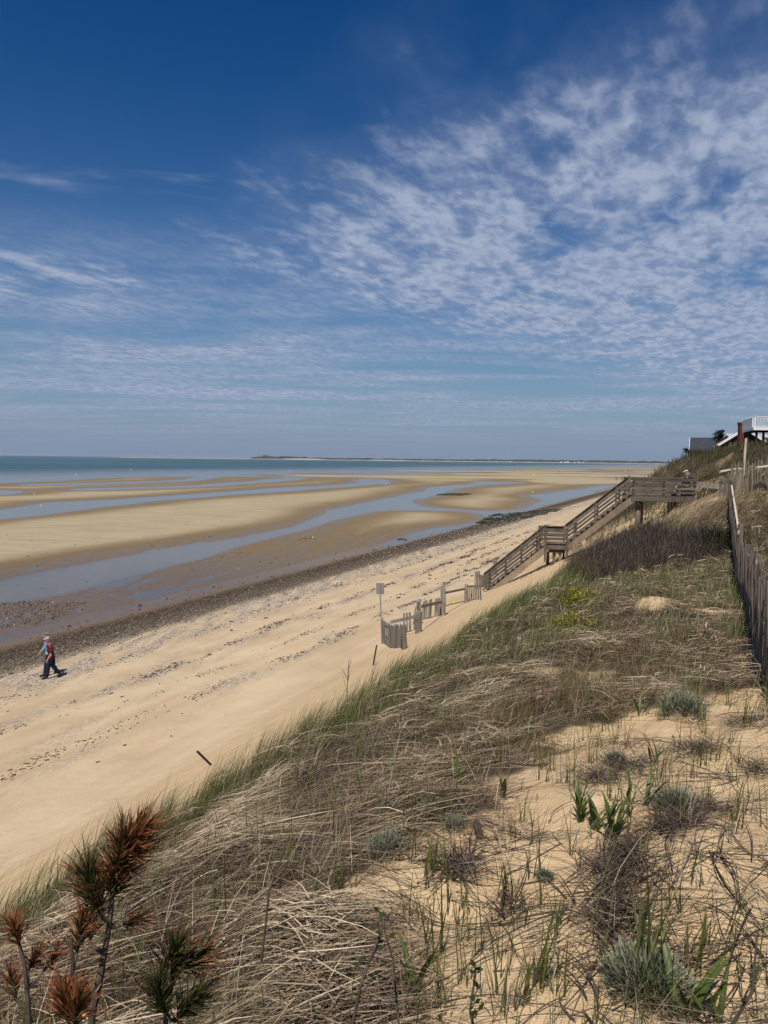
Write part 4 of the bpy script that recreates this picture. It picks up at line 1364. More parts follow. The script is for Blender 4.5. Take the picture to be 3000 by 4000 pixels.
def grow(base, L, az, th0, th1, w, seg=3, taper=1.3, twist=None, g=rng):
    """free-standing blades: tilt goes from th0 to th1 along the blade"""
    n = len(base)
    P = np.zeros((n, seg + 1, 3)); P[:, 0] = base
    ca, sa = np.cos(az), np.sin(az)
    for j in range(seg):
        th = th0 + (th1 - th0) * (j + 0.5) / seg
        st = (L / seg)
        P[:, j + 1] = P[:, j] + np.stack([ca * np.sin(th) * st, sa * np.sin(th) * st, np.cos(th) * st], -1)
    tw = g.random(n) * np.pi if twist is None else twist
    side = np.stack([-sa, ca, np.zeros(n)], -1)
    fw = np.stack([ca, sa, np.zeros(n)], -1)
    wd = side * np.cos(tw)[:, None] + fw * np.sin(tw)[:, None] * 0.6
    prof = 1 - (np.arange(seg + 1) / seg) ** taper * 0.92
    W = wd[:, None, :] * (w[:, None] * 0.5 * prof)[:, :, None]
    return P, W


def lying(base_xy, L, az, curve, w, off, arch, seg=3, g=rng, stiff=True):
    """fallen straws that follow the ground"""
    n = len(base_xy)
    P = np.zeros((n, seg + 1, 3))
    x, y = base_xy[:, 0].copy(), base_xy[:, 1].copy()
    xs, ys = [x], [y]
    a = az.copy()
    for j in range(seg):
        x = x + np.cos(a) * L / seg; y = y + np.sin(a) * L / seg
        a = a + curve / seg
        xs.append(x); ys.append(y)
    X = np.stack(xs, 1); Y = np.stack(ys, 1)
    G = ground(X, Y)
    u = np.arange(seg + 1) / seg
    Z = G[:, :1] * (1 - u) + G[:, -1:] * u if stiff else G
    Z = Z + off[:, None] + arch[:, None] * (4 * u * (1 - u))[None, :] + (g.random((n, 1)) - 0.5) * 0.10 * u[None, :]
    Z = np.maximum(Z, G + 0.004)
    P = np.stack([X, Y, Z], -1)
    tw = (g.random(n) - 0.5) * 1.6
    side = np.stack([-np.sin(az), np.cos(az), np.zeros(n)], -1)
    wd = side * np.cos(tw)[:, None] + np.array([0, 0, 1.0]) * np.sin(tw)[:, None]
    prof = 1 - u ** 2 * 0.85
    W = wd[:, None, :] * (w[:, None] * 0.5 * prof)[:, :, None]
    return P, W


def merge(lst):
    Vs, Ts, Qs, n = [], [], [], 0
    ats = {}
    for V, T, Q, at in lst:
        Vs.append(V); Ts.append(T + n); Qs.append(Q + n); n += len(V)
        for k, a in at.items(): ats.setdefault(k, []).append(a)
    return np.concatenate(Vs), np.concatenate(Ts), np.concatenate(Qs), {k: np.concatenate(a) for k, a in ats.items()}


def to_obj(name, parts, mat, label=None, cat=None, kind=None, group=None, origin=None, parent=None):
    V, T, Q, at = merge(parts)
    if origin is not None: V = V - np.array(origin)
    o = np_mesh(name, V, tris=T, quads=Q, mat=M[mat], attrs=at, parent=parent)
    if origin is not None and parent is None: o.location = origin
    if label: tag(o, label, cat, group, kind)
    elif kind: o['kind'] = kind
    return o


# outline of the leafless thicket and of the level where it grows
THICK = np.array([hit(a, b).xy[:] for a, b in [(2200, 2255), (2280, 2190), (2430, 2128), (2620, 2095), (2790, 2095), (2855, 2120), (2845, 2180), (2700, 2195), (2560, 2240), (2400, 2265), (2290, 2285)]])


def scatter(n, r0, r1, a0=-31, a1=31, p=1.0, g=rng):
    """places in front of the viewer, thinning out with distance"""
    u = g.random(n)
    r = (r0 ** (2 - p) + u * (r1 ** (2 - p) - r0 ** (2 - p))) ** (1 / (2 - p)) if p != 2 else r0 * (r1 / r0) ** u
    a = np.radians(a0 + g.random(n) * (a1 - a0))
    return np.sin(a) * r, np.cos(a) * r, r


def build_straw():
    g = np.random.default_rng(21)
    parts = []
    # thatch of fallen straw
    x, y, r = scatter(500000, 1.25, 34, -36, 46, 1.35, g)
    s, t = st_of(x, y)
    bare = bare_at(x, y)
    mound = np.exp(-((s - 35) / 4.5) ** 2) * sstep(t, -3, 0.5)
    tuft = sstep(fbm(x / 0.9 + 5, y / 0.9, 2), 0.10, 0.45)
    keep = (t < 4.6 + 0.65 * sstep(s, 9, 4) + 0.3 * fbm(s / 1.3, t * 0, 2)) & (t > -9) & (s < 33.5)
    pr = (1 - 0.975 * bare + 0.26 * bare * tuft) * (1 - 0.85 * mound)
    pr = pr * (0.16 + 0.84 * sstep(fbm(x / 0.75, y / 0.75, 3), -0.25, 0.30))
    pr = pr * (1 - 0.75 * (poly_sd(x, y, THICK) > 0))
    pr = pr * (1 - 0.35 * sstep(r, 9, 20))
    keep &= g.random(len(x)) < pr
    x, y, r = x[keep], y[keep], r[keep]
    n = len(x)
    # lie of the straw: combed sideways with swirls, slightly down the slope
    flow = 2.85 + 0.75 * fbm(x / 1.9 + 3, y / 1.9, 2)
    az = flow + g.normal(0, 0.42, n) + np.maximum(sstep(r, 4.0, 7), sstep(x, -0.2, 1.2)) * g.normal(0, 0.60, n) + (g.random(n) < 0.16) * g.normal(0, 1.0, n) + (g.random(n) < 0.5) * np.pi
    L = (0.10 + 0.50 * g.random(n) ** 1.8) * (1 - 0.25 * sstep(r, 5, 12))
    w = np.maximum(0.0047, 0.00070 * r) * (0.45 + 1.0 * g.random(n) ** 1.5)
    lump = np.maximum(0, fbm(x / 0.75, y / 0.75, 3))
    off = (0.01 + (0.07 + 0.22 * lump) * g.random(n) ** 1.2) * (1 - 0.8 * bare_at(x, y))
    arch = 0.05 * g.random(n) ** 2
    v = np.clip(0.12 + 0.66 * (off / 0.20) + g.normal(0, 0.24, n) + 0.14 * fbm(x / 0.8 + 9, y / 0.8, 2), 0.02, 1.0)  # lower straws darker: shade in the gaps put into their colour
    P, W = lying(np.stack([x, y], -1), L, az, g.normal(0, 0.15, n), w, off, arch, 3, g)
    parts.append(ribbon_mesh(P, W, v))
    print('straw', n)
    # dry blades still half standing
    x, y, r = scatter(170000, 1.6, 34, -36, 46, 0.9, g)
    s, t = st_of(x, y)
    cl = sstep(fbm(x / 0.5 + 2, y / 0.5, 2), 0.05, 0.4)
    keep = (t < 4.6) & (t > -9) & (s < 33) & (g.random(len(x)) < cl * (1 - 0.72 * bare_at(x, y)) * (1 - 0.8 * (poly_sd(x, y, THICK) > 0)))
    x, y, r = x[keep], y[keep], r[keep]; n = len(x)
    az = 0.3 + g.normal(0, 1.3, n)
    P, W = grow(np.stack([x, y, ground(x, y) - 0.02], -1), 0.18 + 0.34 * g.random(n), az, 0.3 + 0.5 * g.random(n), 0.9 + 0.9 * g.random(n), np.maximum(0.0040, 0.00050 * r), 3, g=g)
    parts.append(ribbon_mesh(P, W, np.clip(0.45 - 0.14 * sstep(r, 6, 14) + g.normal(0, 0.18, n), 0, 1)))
    print('standing straw', n)
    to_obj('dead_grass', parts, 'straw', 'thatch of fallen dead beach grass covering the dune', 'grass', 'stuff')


def build_green():
    g = np.random.default_rng(22)
    parts = []
    # seaward brow of the dune
    n = 33000
    s = 1.0 + 34 * g.random(n) ** 1.35
    t = 4.6 + 0.65 * sstep(s, 9, 4) - 0.9 * np.abs(g.normal(0, 0.8, n)) + g.normal(0, 0.2, n)
    x, y = xy_of(s, t)
    r = np.hypot(x, y)
    cl = sstep(fbm(x / 0.30, y / 0.30, 2) + 0.35 * fbm(s / 1.6, t, 2), -0.10, 0.35)
    keep = (np.abs(np.arctan2(x, y)) < R(42)) & (g.random(n) < cl)
    x, y, r, s = x[keep], y[keep], r[keep], s[keep]; n = len(x)
    L = (0.20 + 0.42 * g.random(n) ** 1.5) * np.clip(1.0 + 0.01 * s, 0.95, 1.25)
    P, W = grow(np.stack([x, y, ground(x, y) - 0.02], -1), L, 0.15 + g.normal(0, 0.45, n), 0.05 + 0.3 * g.random(n), 0.6 + 0.8 * g.random(n), np.maximum(0.0058, 0.00066 * r), 4, g=g)
    parts.append(ribbon_mesh(P, W, np.clip(0.42 + g.normal(0, 0.22, n), 0, 1)))
    print('brow', n)
    # taller blades on the nearest stretch of the brow
    n = 8500
    s = 0.6 + 12 * g.random(n) ** 1.2; t = 4.75 + 0.65 * sstep(s, 9, 4) - np.abs(g.normal(0, 0.5, n)) + g.normal(0, 0.15, n)
    x, y = xy_of(s, t)
    keep = (np.abs(np.arctan2(x, y)) < R(34)) & (g.random(n) < sstep(fbm(x / 0.28 + 4, y / 0.28, 2), -0.05, 0.35))
    x, y = x[keep], y[keep]; n = len(x)
    P, W = grow(np.stack([x, y, ground(x, y) - 0.02], -1), 0.30 + 0.36 * g.random(n), 0.2 + g.normal(0, 0.5, n), 0.03 + 0.25 * g.random(n), 0.35 + 0.8 * g.random(n), 0.0062 + 0.004 * g.random(n), 5, g=g)
    parts.append(ribbon_mesh(P, W, np.clip(0.42 + g.normal(0, 0.24, n), 0, 1)))
    # patches further in, growing thicker with distance
    x, y, r = scatter(260000, 2.2, 34, -34, 42, 0.9, g)
    s, t = st_of(x, y)
    cl = sstep(fbm(x / 0.45 + 7, y / 0.45, 2), 0.10, 0.45)
    big = sstep(fbm(x / 2.8 + 1, y / 2.8 + 4, 2), -0.3, 0.3)
    far = 0.30 + 0.70 * sstep(r, 5, 10)
    keep = (t < 4.5) & (t > -8) & (s < 33) & (g.random(len(x)) < sstep(cl, 0.0, 0.6) * (0.5 + 0.5 * big) * far * (1 - 0.75 * bare_at(x, y)) * (1 - 0.75 * (poly_sd(x, y, THICK) > 0)))
    x, y, r = x[keep], y[keep], r[keep]; n = len(x)
    L = 0.24 + 0.36 * g.random(n)
    P, W = grow(np.stack([x, y, ground(x, y) - 0.02], -1), L, 0.4 + g.normal(0, 0.9, n), 0.05 + 0.35 * g.random(n), 0.5 + 0.9 * g.random(n), np.maximum(0.0045, 0.00062 * r), 4, g=g)
    parts.append(ribbon_mesh(P, W, np.clip(0.48 + g.normal(0, 0.24, n), 0, 1)))
    print('inner green', n)
    # scattered upright shoots near by, in little bundles
    m = 620
    bx, by, br = scatter(m, 1.9, 9, -30, 31, 1.0, g)
    s, t = st_of(bx, by)
    k = (t < 4.6)
    bx, by = bx[k], by[k]
    rep = g.integers(2, 8, len(bx))
    x = np.repeat(bx, rep) + g.normal(0, 0.022, rep.sum()); y = np.repeat(by, rep) + g.normal(0, 0.022, rep.sum()); n = len(x)
    P, W = grow(np.stack([x, y, ground(x, y) - 0.02], -1), 0.16 + 0.26 * g.random(n), g.random(n) * 6.28, 0.02 + 0.16 * g.random(n), 0.15 + 0.5 * g.random(n), 0.0062 + 0.004 * g.random(n), 4, g=g)
    parts.append(ribbon_mesh(P, W, np.clip(0.45 + g.normal(0, 0.22, n), 0, 1)))
    print('shoots', n)
    to_obj('beach_grass', parts, 'grass', 'green beach grass shoots along the brow and through the thatch', 'grass', 'stuff')


def in_poly(P, n, g):
    lo, hi = P.min(0), P.max(0)
    out = []
    while sum(len(o) for o in out) < n:
        q = lo + (hi - lo) * g.random((n * 2, 2))
        out.append(q[poly_sd(q[:, 0], q[:, 1], P) + 0.35 * fbm(q[:, 0] / 0.8, q[:, 1] / 0.8, 2) > 0])
    return np.concatenate(out)[:n]


def build_thicket():
    g = np.random.default_rng(23)
    q = in_poly(THICK, 11000, g)
    n = len(q)
    H = (0.16 + 0.62 * g.random(n) ** 1.6) * (0.95 + 0.55 * fbm(q[:, 0] / 0.9, q[:, 1] / 0.9, 3))
    P, W = grow(np.column_stack([q, ground(q[:, 0], q[:, 1]) - 0.03]), H, g.random(n) * 6.28, 0.04 + 0.2 * g.random(n), 0.1 + 0.4 * g.random(n), 0.011 + 0.006 * g.random(n), 3, g=g)
    parts = [ribbon_mesh(P, W, np.clip(0.45 + g.normal(0, 0.22, n), 0, 1))]
    # side twigs
    for f in (0.45, 0.7):
        k = g.integers(0, n, 11000)
        j = 1 + (f > 0.6)
        b = P[k, j] + (P[k, j + 1] - P[k, j]) * g.random((len(k), 1))
        m = len(k)
        p2, w2 = grow(b, 0.12 + 0.18 * g.random(m), g.random(m) * 6.28, 0.3 + 0.5 * g.random(m), 0.15 + 0.4 * g.random(m), 0.009 + 0.004 * g.random(m), 2, g=g)
        parts.append(ribbon_mesh(p2, w2, np.clip(0.55 + g.normal(0, 0.22, m), 0, 1)))
    to_obj('leafless_thicket', parts, 'thicket', 'dark purplish leafless shrub thicket below the upper deck', 'shrubs', 'stuff')
    # dark evergreen corner against the fence
    c = hit(2815, 2150)
    q = np.array([c.x, c.y]) + g.normal(0, 0.42, (1500, 2)) * np.array([0.8, 1.0])
    n = len(q)
    P, W = grow(np.column_stack([q, ground(q[:, 0], q[:, 1]) + 0.5 * g.random(n)]), 0.12 + 0.18 * g.random(n), g.random(n) * 6.28, 0.2 + 0.6 * g.random(n), 0.5 + 0.7 * g.random(n), np.full(n, 0.022), 2, g=g)
    o = to_obj('evergreen_shrub', [ribbon_mesh(P, W, np.clip(0.5 + g.normal(0, 0.25, n), 0, 1))], 'evergreen', 'low dark evergreen shrub crouching against the long sand fence', 'shrub')
    # yellow flower patches
    parts = []
    for a, b, rr, nn in ((2310, 2235, 0.55, 420), (2375, 2222, 0.35, 260), (2265, 2285, 0.6, 380), (2232, 2345, 0.25, 160), (2262, 2372, 0.30, 240), (2215, 2468, 0.35, 240), (2500, 2205, 0.4, 120)):
        c = hit(a, b)
        q = np.array([c.x, c.y]) + g.normal(0, rr * 0.55, (nn, 2)); n = nn
        z = ground(q[:, 0], q[:, 1])
        P, W = grow(np.column_stack([q, z + 0.10 + 0.18 * g.random(n)]), 0.05 + 0.05 * g.random(n), g.random(n) * 6.28, 0.6 + 0.7 * g.random(n), 0.9 + 0.6 * g.random(n), np.full(n, 0.034), 2, g=g)
        parts.append(ribbon_mesh(P, W, np.clip(0.45 + g.normal(0, 0.3, n), 0, 1)))
        P, W = grow(np.column_stack([q + g.normal(0, 0.1, q.shape), z]), 0.2 + 0.15 * g.random(n), g.random(n) * 6.28, 0.1 + 0.3 * g.random(n), 0.3 + 0.5 * g.random(n), np.full(n, 0.016), 3, g=g)
        parts.append(ribbon_mesh(P, W, np.clip(0.12 + g.normal(0, 0.1, n), 0, 1)))
    to_obj('yellow_flowers', parts, 'yellow', 'yellow-green flowering ground cover in front of the leafless thicket', 'flowers', 'stuff')


def build_hill():
    g = np.random.default_rng(24)
    parts = []
    n = 60000
    s = 43 + 60 * g.random(n) ** 1.25
    t = -13 + 21 * g.random(n)
    x, y = xy_of(s, t); r = np.hypot(x, y)
    z = ground(x, y)
    sandy = sstep(fbm(x / 5, y / 5, 3), -0.85, -0.5)
    cut = np.exp(-(((s - 45) / 7) ** 2 + ((t - 5.0) / 4.5) ** 2))           # eroded orange bank behind the deck
    keep = (g.random(n) < (0.25 + 0.75 * sandy) * (1 - np.minimum(1, 1.15 * cut))) & (t < 7.6 + 0.8 * fbm(s / 3, t * 0, 2)) & (np.abs(np.arctan2(x, y)) < R(33))
    x, y, z, r = x[keep], y[keep], z[keep], r[keep]; n = len(x)
    cl = fbm(x / 2.3, y / 2.3, 3)
    H = (0.28 + 0.45 * g.random(n)) * (1 + 0.9 * np.maximum(0, cl))
    P, W = grow(np.stack([x, y, z - 0.05], -1), H, 0.2 + g.normal(0, 1.2, n), 0.1 + 0.5 * g.random(n), 0.4 + 0.9 * g.random(n), 0.00062 * r * (0.7 + 0.8 * g.random(n)), 3, g=g)
    v = np.clip(0.50 + 0.38 * fbm(x / 3.2 + 8, y / 3.2, 2) + g.normal(0, 0.16, n), 0, 1)
    parts.append(ribbon_mesh(P, W, v))
    print('hill', n)
    # right of the long fence: low scrub
    x, y, r = scatter(26000, 7, 40, 20, 36, 1.0, g)
    s, t = st_of(x, y)
    keep = (t < -1.1) & (t > -12) & (g.random(len(x)) < sstep(fbm(x / 1.6 + 3, y / 1.6, 3), -0.05, 0.3))
    x, y, r = x[keep], y[keep], r[keep]; n = len(x)
    P, W = grow(np.stack([x, y, ground(x, y) - 0.03], -1), 0.15 + 0.32 * g.random(n), g.random(n) * 6.28, 0.1 + 0.4 * g.random(n), 0.4 + 0.8 * g.random(n), 0.0007 * r + 0.002, 3, g=g)
    parts.append(ribbon_mesh(P, W, np.clip(0.55 + 0.3 * fbm(x / 1.5, y / 1.5, 2) + g.normal(0, 0.18, n), 0, 1)))
    # tufts on the eroded bank behind and below the deck
    n = 1500
    s = 37 + 13 * g.random(n); t = 0.5 + 8.5 * g.random(n)
    x, y = xy_of(s, t)
    keep = fbm(x / 0.8 + 2, y / 0.8, 2) > 0.22
    x, y = x[keep], y[keep]; n = len(x)
    rep = 7
    x = np.repeat(x, rep) + g.normal(0, .08, n * rep); y = np.repeat(y, rep) + g.normal(0, .08, n * rep); n = len(x)
    P, W = grow(np.stack([x, y, ground(x, y) - 0.03], -1), 0.10 + 0.2 * g.random(n), g.random(n) * 6.28, 0.2 + 0.5 * g.random(n), 0.7 + 0.7 * g.random(n), np.full(n, 0.024), 2, g=g)
    parts.append(ribbon_mesh(P, W, np.clip(0.45 + g.normal(0, 0.22, n), 0, 1)))
    to_obj('hillside_brush', parts, 'brush', 'olive and brown brush covering the bluff below the houses', 'shrubs', 'stuff')
    # wind-combed straw grass around the upper deck
    parts = []
    n = 9000
    s = 31 + 8.5 * g.random(n); t = -1.5 + 5.6 * g.random(n)
    x, y = xy_of(s, t)
    keep = (fbm(x / 0.7, y / 0.7 + 5, 2) > 0.02) & (np.abs(t - (4.2 - (s - 31) * 0.35)) < 2.6)
    x, y = x[keep], y[keep]; n = len(x)
    P, W = grow(np.stack([x, y, ground(x, y) - 0.03], -1), 0.35 + 0.45 * g.random(n), 0.1 + g.normal(0, 0.4, n), 0.2 + 0.35 * g.random(n), 0.9 + 0.8 * g.random(n), np.full(n, 0.016), 4, g=g)
    parts.append(ribbon_mesh(P, W, np.clip(0.55 + g.normal(0, 0.16, n), 0, 1)))
    to_obj('marram_patch', parts, 'straw', 'straw-coloured wind-combed grass around the upper deck', 'grass', 'stuff')
    c = hit(2800, 2010)
    n = 1500
    q = np.array([c.x, c.y]) + g.normal(0, 0.34, (n, 2)) * np.array([1.2, 1])
    P, W = grow(np.column_stack([q, ground(q[:, 0], q[:, 1]) - 0.03]), 0.6 + 0.6 * g.random(n), np.where(q[:, 0] < c.x - 0.1, 3.1, 0.0) * 0 + g.normal(0.0, 0.35, n), 0.1 + 0.3 * g.random(n), 1.2 + 0.9 * g.random(n), np.full(n, 0.012), 5, g=g)
    to_obj('grass_tussock', [ribbon_mesh(P, W, np.clip(0.48 + g.normal(0, 0.14, n), 0, 1))], 'straw', 'big shaggy straw tussock swept over beside the far end of the long fence', 'grass')


build_straw()
build_green()
build_thicket()
build_hill()


# ---- plants one can pick out
def build_artemisia():
    g = np.random.default_rng(31)
    spec = [(1515, 3345, 92, 'round silvery shrublet on the edge of the thatch, darkest shadow under it'),
            (1683, 3175, 58, 'small silvery shrublet behind and right of the round one in the thatch'),
            (1778, 3240, 56, 'small silvery shrublet at the top of the bare sand tongue'),
            (2668, 2800, 92, 'largest silvery shrublet on the sand near the long fence'),
            (2630, 3165, 84, 'silvery shrublet with brown dead stems right of the broad-leaved plants'),
            (2400, 2985, 52, 'small silvery shrublet with grass blades through it on the sand'),
            (2530, 3880, 175, 'biggest silvery shrublet at the bottom right around a green grass tuft'),
            (2120, 3820, 52, 'little silvery shrublet at the foot of a long arching blade'),
            (1080, 3935, 95, 'silvery shrublet at the bottom of the thatch, lowest in the middle'),
            (1235, 3680, 62, 'silvery shrublet deep in the thatch left of the sand'),
            (2215, 2650, 44, 'faint silvery shrublet in the middle of the grassy slope'),
            (2130, 3435, 40, 'tiny silvery shrublet by the dark dead tuft')]
    for px, py, rp, lab in spec:
        c = hit(px, py)
        rad = rp / F * math.hypot(c.x, c.y) * 1.2
        n = int(700 + rp * 9)
        d = g.normal(0, 1, (n, 3)); d[:, 2] = np.abs(d[:, 2]) * 0.9; d /= np.linalg.norm(d, axis=1)[:, None]
        rr = rad * (0.35 + 0.6 * g.random(n) ** 0.5) * (0.82 + 0.35 * fbm(d[:, 0] * 2.2 + px, d[:, 1] * 2.2 + d[:, 2], 2))
        b = np.array(c) + d * rr[:, None] * np.array([1, 1, 0.85]); b[:, 2] += rad * 0.05
        az = np.arctan2(d[:, 1], d[:, 0]) + g.normal(0, 0.6, n)
        th = np.arccos(np.clip(d[:, 2], 0, 1)) * 0.8
        P, W = grow(b, rad * (0.10 + 0.15 * g.random(n)), az, th * 0.6, th + 0.4 * g.random(n), np.full(n, max(0.0045, rad * 0.040)) * (0.7 + 0.6 * g.random(n)), 2, g=g)
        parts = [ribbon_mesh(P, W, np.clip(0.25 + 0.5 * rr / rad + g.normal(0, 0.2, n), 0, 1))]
        rt = root_at('silver_shrublet', c, lab, 'plant', 'silvery shrublets on the dune')
        to_obj('foliage', parts, 'silver', origin=c, parent=rt)
        m = 26
        a2 = g.random(m) * 6.28
        P, W = grow(np.tile(np.array(c) - [0, 0, 0.02], (m, 1)), rad * (0.6 + 0.3 * g.random(m)), a2, 0.2 + 0.6 * g.random(m), 0.5 + 0.8 * g.random(m), np.full(m, 0.006), 3, g=g)
        to_obj('stems', [ribbon_mesh(P, W, np.full(m, 0.3))], 'twig', origin=c, parent=rt)


def leaf_mesh(name):
    """lance-shaped leaf, 1 long, folded along its midrib and arching"""
    V, Fc = [], []
    k = 7
    for i in range(k + 1):
        u = i / k
        w = 0.052 * math.sin(math.pi * min(1, u * 0.93 + 0.05)) ** 0.8 * (1.15 - 0.4 * u)
        z = u - 0.10 * u * u; y = 0.28 * u ** 2.2
        V += [(-w, y + w * 0.25, z), (0, y, z), (w, y + w * 0.25, z)]
    for i in range(k):
        b = 3 * i
        Fc += [(b, b + 1, b + 4, b + 3), (b + 1, b + 2, b + 5, b + 4)]
    me = bpy.data.meshes.new(name)
    me.from_pydata(V, [], Fc)
    me.polygons.foreach_set('use_smooth', [True] * len(me.polygons))
    at = me.attributes.new('v', 'FLOAT', 'POINT')
    at.data.foreach_set('value', [0.3 + 0.5 * (i % 3 == 1) + 0.2 * (i % 2) for i in range(len(V))])
    me.materials.append(M['leaf'])
    return me


def build_leafy():
    me = leaf_mesh('leaf')
    spec = [(2270, 3215, 0.20, 14, 'broad-leaved green plant, leftmost of the row on the sand'),
            (2330, 3240, 0.19, 12, 'broad-leaved green plant in the middle of the row on the sand'),
            (2390, 3275, 0.21, 13, 'broad-leaved green plant growing out of the dark dead tuft'),
            (2440, 3140, 0.24, 4, 'slim upright broad-leaved plant behind the row on the sand'),
            (2515, 3150, 0.20, 4, 'slim broad-leaved plant left of the silvery shrublet with brown stems'),
            (2450, 3200, 0.15, 3, 'small reddish-stemmed leafy shoot between the leafy row and the silvery shrublet'),
            (2560, 2985, 0.22, 5, 'broad-leaved plant at the edge of bare sand below the large silvery shrublet'),
            (1630, 3890, 0.26, 4, 'lone broad-leaved shoot leaning left on the bare sand at the bottom'),
            (2660, 3990, 0.24, 8, 'broad-leaved plant at the bottom edge beside the biggest silvery shrublet'),
            (2790, 4010, 0.22, 5, 'broad-leaved plant at the bottom right corner'),
            (1790, 3080, 0.22, 4, 'broad-leaved shoots in the thatch above the sand tongue'),
            (1960, 3120, 0.20, 4, 'broad-leaved shoots on the right end of the thatch'),
            (2500, 2800, 0.20, 3, 'single broad-leaved shoot left of the large silvery shrublet')]
    for px, py, L, n, lab in spec:
        c = hit(px, py)
        rt = root_at('leafy_plant', c, lab, 'plant', 'broad-leaved plants on the sand')
        for k in range(n):
            o = bpy.data.objects.new('leaf', me)
            col.objects.link(o); o.parent = rt
            o.location = (jit(.025), jit(.025), -0.01 + 0.02 * random.random())
            o.rotation_euler = (jit(0.15) - 0.02 - 0.38 * random.random(), jit(0.22), 2 * math.pi * k / n + jit(0.6))
            sc = L * random.uniform(0.75, 1.45)
            o.scale = (sc, sc, sc)


def build_tufts():
    g = np.random.default_rng(33)
    spec = [(2510, 3850, 0.62, 17, 0.03, 'tall green grass tuft rising from the biggest silvery shrublet'),
            (2105, 3860, 0.46, 6, 0.02, 'grass tuft with one long blade arching right at the bottom'),
            (1690, 3740, 0.36, 9, 0.02, 'green grass tuft standing alone on the bare sand tongue'),
            (1690, 3420, 0.26, 10, 0.03, 'yellowish green grass tuft on the sand right of the round shrublet'),
            (1320, 3480, 0.24, 12, 0.035, 'green grass tuft in the thatch left of the sand tongue'),
            (1965, 3520, 0.34, 7, 0.02, 'green grass tuft with long thin blades right of the sand tongue'),
            (2910, 2840, 0.30, 10, 0.03, 'green grass tuft on the sand close to the long fence'),
            (2720, 3780, 0.30, 8, 0.03, 'thin green grass tuft right of the biggest silvery shrublet'),
            (2010, 3960, 0.30, 9, 0.03, 'green grass tuft at the bottom edge on the sand')]
    for px, py, L, n, sp_, lab in spec:
        c = hit(px, py)
        q = np.array(c)[None, :] + np.concatenate([g.normal(0, sp_, (n, 2)), np.full((n, 1), -0.01)], 1)
        th1 = 0.15 + 0.7 * g.random(n)
        P, W = grow(q, L * (0.6 + 0.5 * g.random(n)), g.normal(0.3, 1.2, n), 0.02 + 0.12 * g.random(n), th1 * 0.7, 0.010 + 0.006 * g.random(n), 7, 2.2, g=g)
        parts = [ribbon_mesh(P, W, np.clip(0.45 + g.normal(0, 0.2, n), 0, 0.85))]
        m = n * 2
        q = np.array(c)[None, :] + np.concatenate([g.normal(0, sp_ * 1.3, (m, 2)), np.full((m, 1), -0.01)], 1)
        P, W = grow(q, L * (0.3 + 0.3 * g.random(m)), g.random(m) * 6.28, 0.5 + 0.5 * g.random(m), 1.3 + 0.6 * g.random(m), 0.006 + 0.003 * g.random(m), 5, g=g)
        rt = root_at('grass_tuft', c, lab, 'grass', 'green grass tufts on the sand')
        to_obj('green_blades', parts, 'grass', origin=c, parent=rt)
        to_obj('dead_blades', [ribbon_mesh(P, W, np.clip(0.55 + g.normal(0, 0.2, m), 0, 1))], 'straw', origin=c, parent=rt)


def build_trailing():
    g = np.random.default_rng(34)
    parts = []
    # long dark runners lying over the bare sand, many of them springing from common crowns
    hubs = [hit(a, b) for a, b in ((2420, 3600), (2410, 3480), (2300, 3960), (2450, 3700), (2640, 3230), (3000, 3400), (3050, 3650), (2980, 3820), (1960, 3600), (1800, 3400), (2780, 3350), (1500, 3900), (2250, 3560), (2860, 3050))]
    for h in hubs:
        n = 15
        az = g.random(n) * 6.28
        q = np.array([h.x, h.y]) + g.normal(0, 0.05, (n, 2))
        P, W = lying(q, 0.25 + 0.55 * g.random(n), az, g.normal(0, 0.9, n), 0.0050 + 0.0035 * g.random(n), 0.006 + 0.035 * g.random(n), 0.05 * g.random(n) ** 2, 9, g, False)
        parts.append(ribbon_mesh(P, W, np.clip(0.42 + g.normal(0, 0.22, n), 0, 1)))
    x, y, r = scatter(520, 1.5, 8, -8, 32, 1.0, g)
    keep = bare_at(x, y) > 0.5
    x, y = x[keep], y[keep]; n = len(x)
    az = np.where(g.random(n) < 0.7, g.normal(0.1, 0.5, n), g.random(n) * 6.28)
    P, W = lying(np.stack([x, y], -1), 0.12 + 0.45 * g.random(n) ** 1.5, az, g.normal(0, 0.9, n), 0.0034 + 0.0032 * g.random(n), 0.004 + 0.025 * g.random(n), 0.03 * g.random(n) ** 2, 6, g, False)
    parts.append(ribbon_mesh(P, W, np.clip(0.40 + g.normal(0, 0.25, n), 0, 1)))
    # dark dead crowns
    for a, b, rad, nn in ((2420, 3420, 0.16, 420), (2440, 3330, 0.12, 260), (2430, 3560, 0.10, 260), (2640, 3230, 0.16, 360), (2700, 3150, 0.18, 360), (2380, 3650, 0.08, 160), (1800, 3400, 0.12, 260), (1990, 3560, 0.09, 160), (2720, 2930, 0.2, 320), (2900, 2820, .15, 200), (2330, 3050, .2, 260), (2960, 3010, .12, 200), (2450, 3000, .2, 300)):
        h = hit(a, b)
        q = np.column_stack([np.array([h.x, h.y]) + g.normal(0, rad * 0.55, (nn, 2)), np.zeros(nn)])
        q[:, 2] = ground(q[:, 0], q[:, 1]) + 0.045 * g.random(nn)
        P, W = grow(q, rad * (0.6 + 0.9 * g.random(nn)), g.random(nn) * 6.28, 1.05 + 0.5 * g.random(nn), 1.3 + 0.5 * g.random(nn), 0.004 + 0.004 * g.random(nn), 4, g=g)
        parts.append(ribbon_mesh(P, W, np.clip(0.45 + g.normal(0, 0.26, nn), 0, 1)))
    to_obj('trailing_stems', parts, 'twig', 'dark dead runners and withered crowns strewn over the bare sand', 'stems', 'stuff')


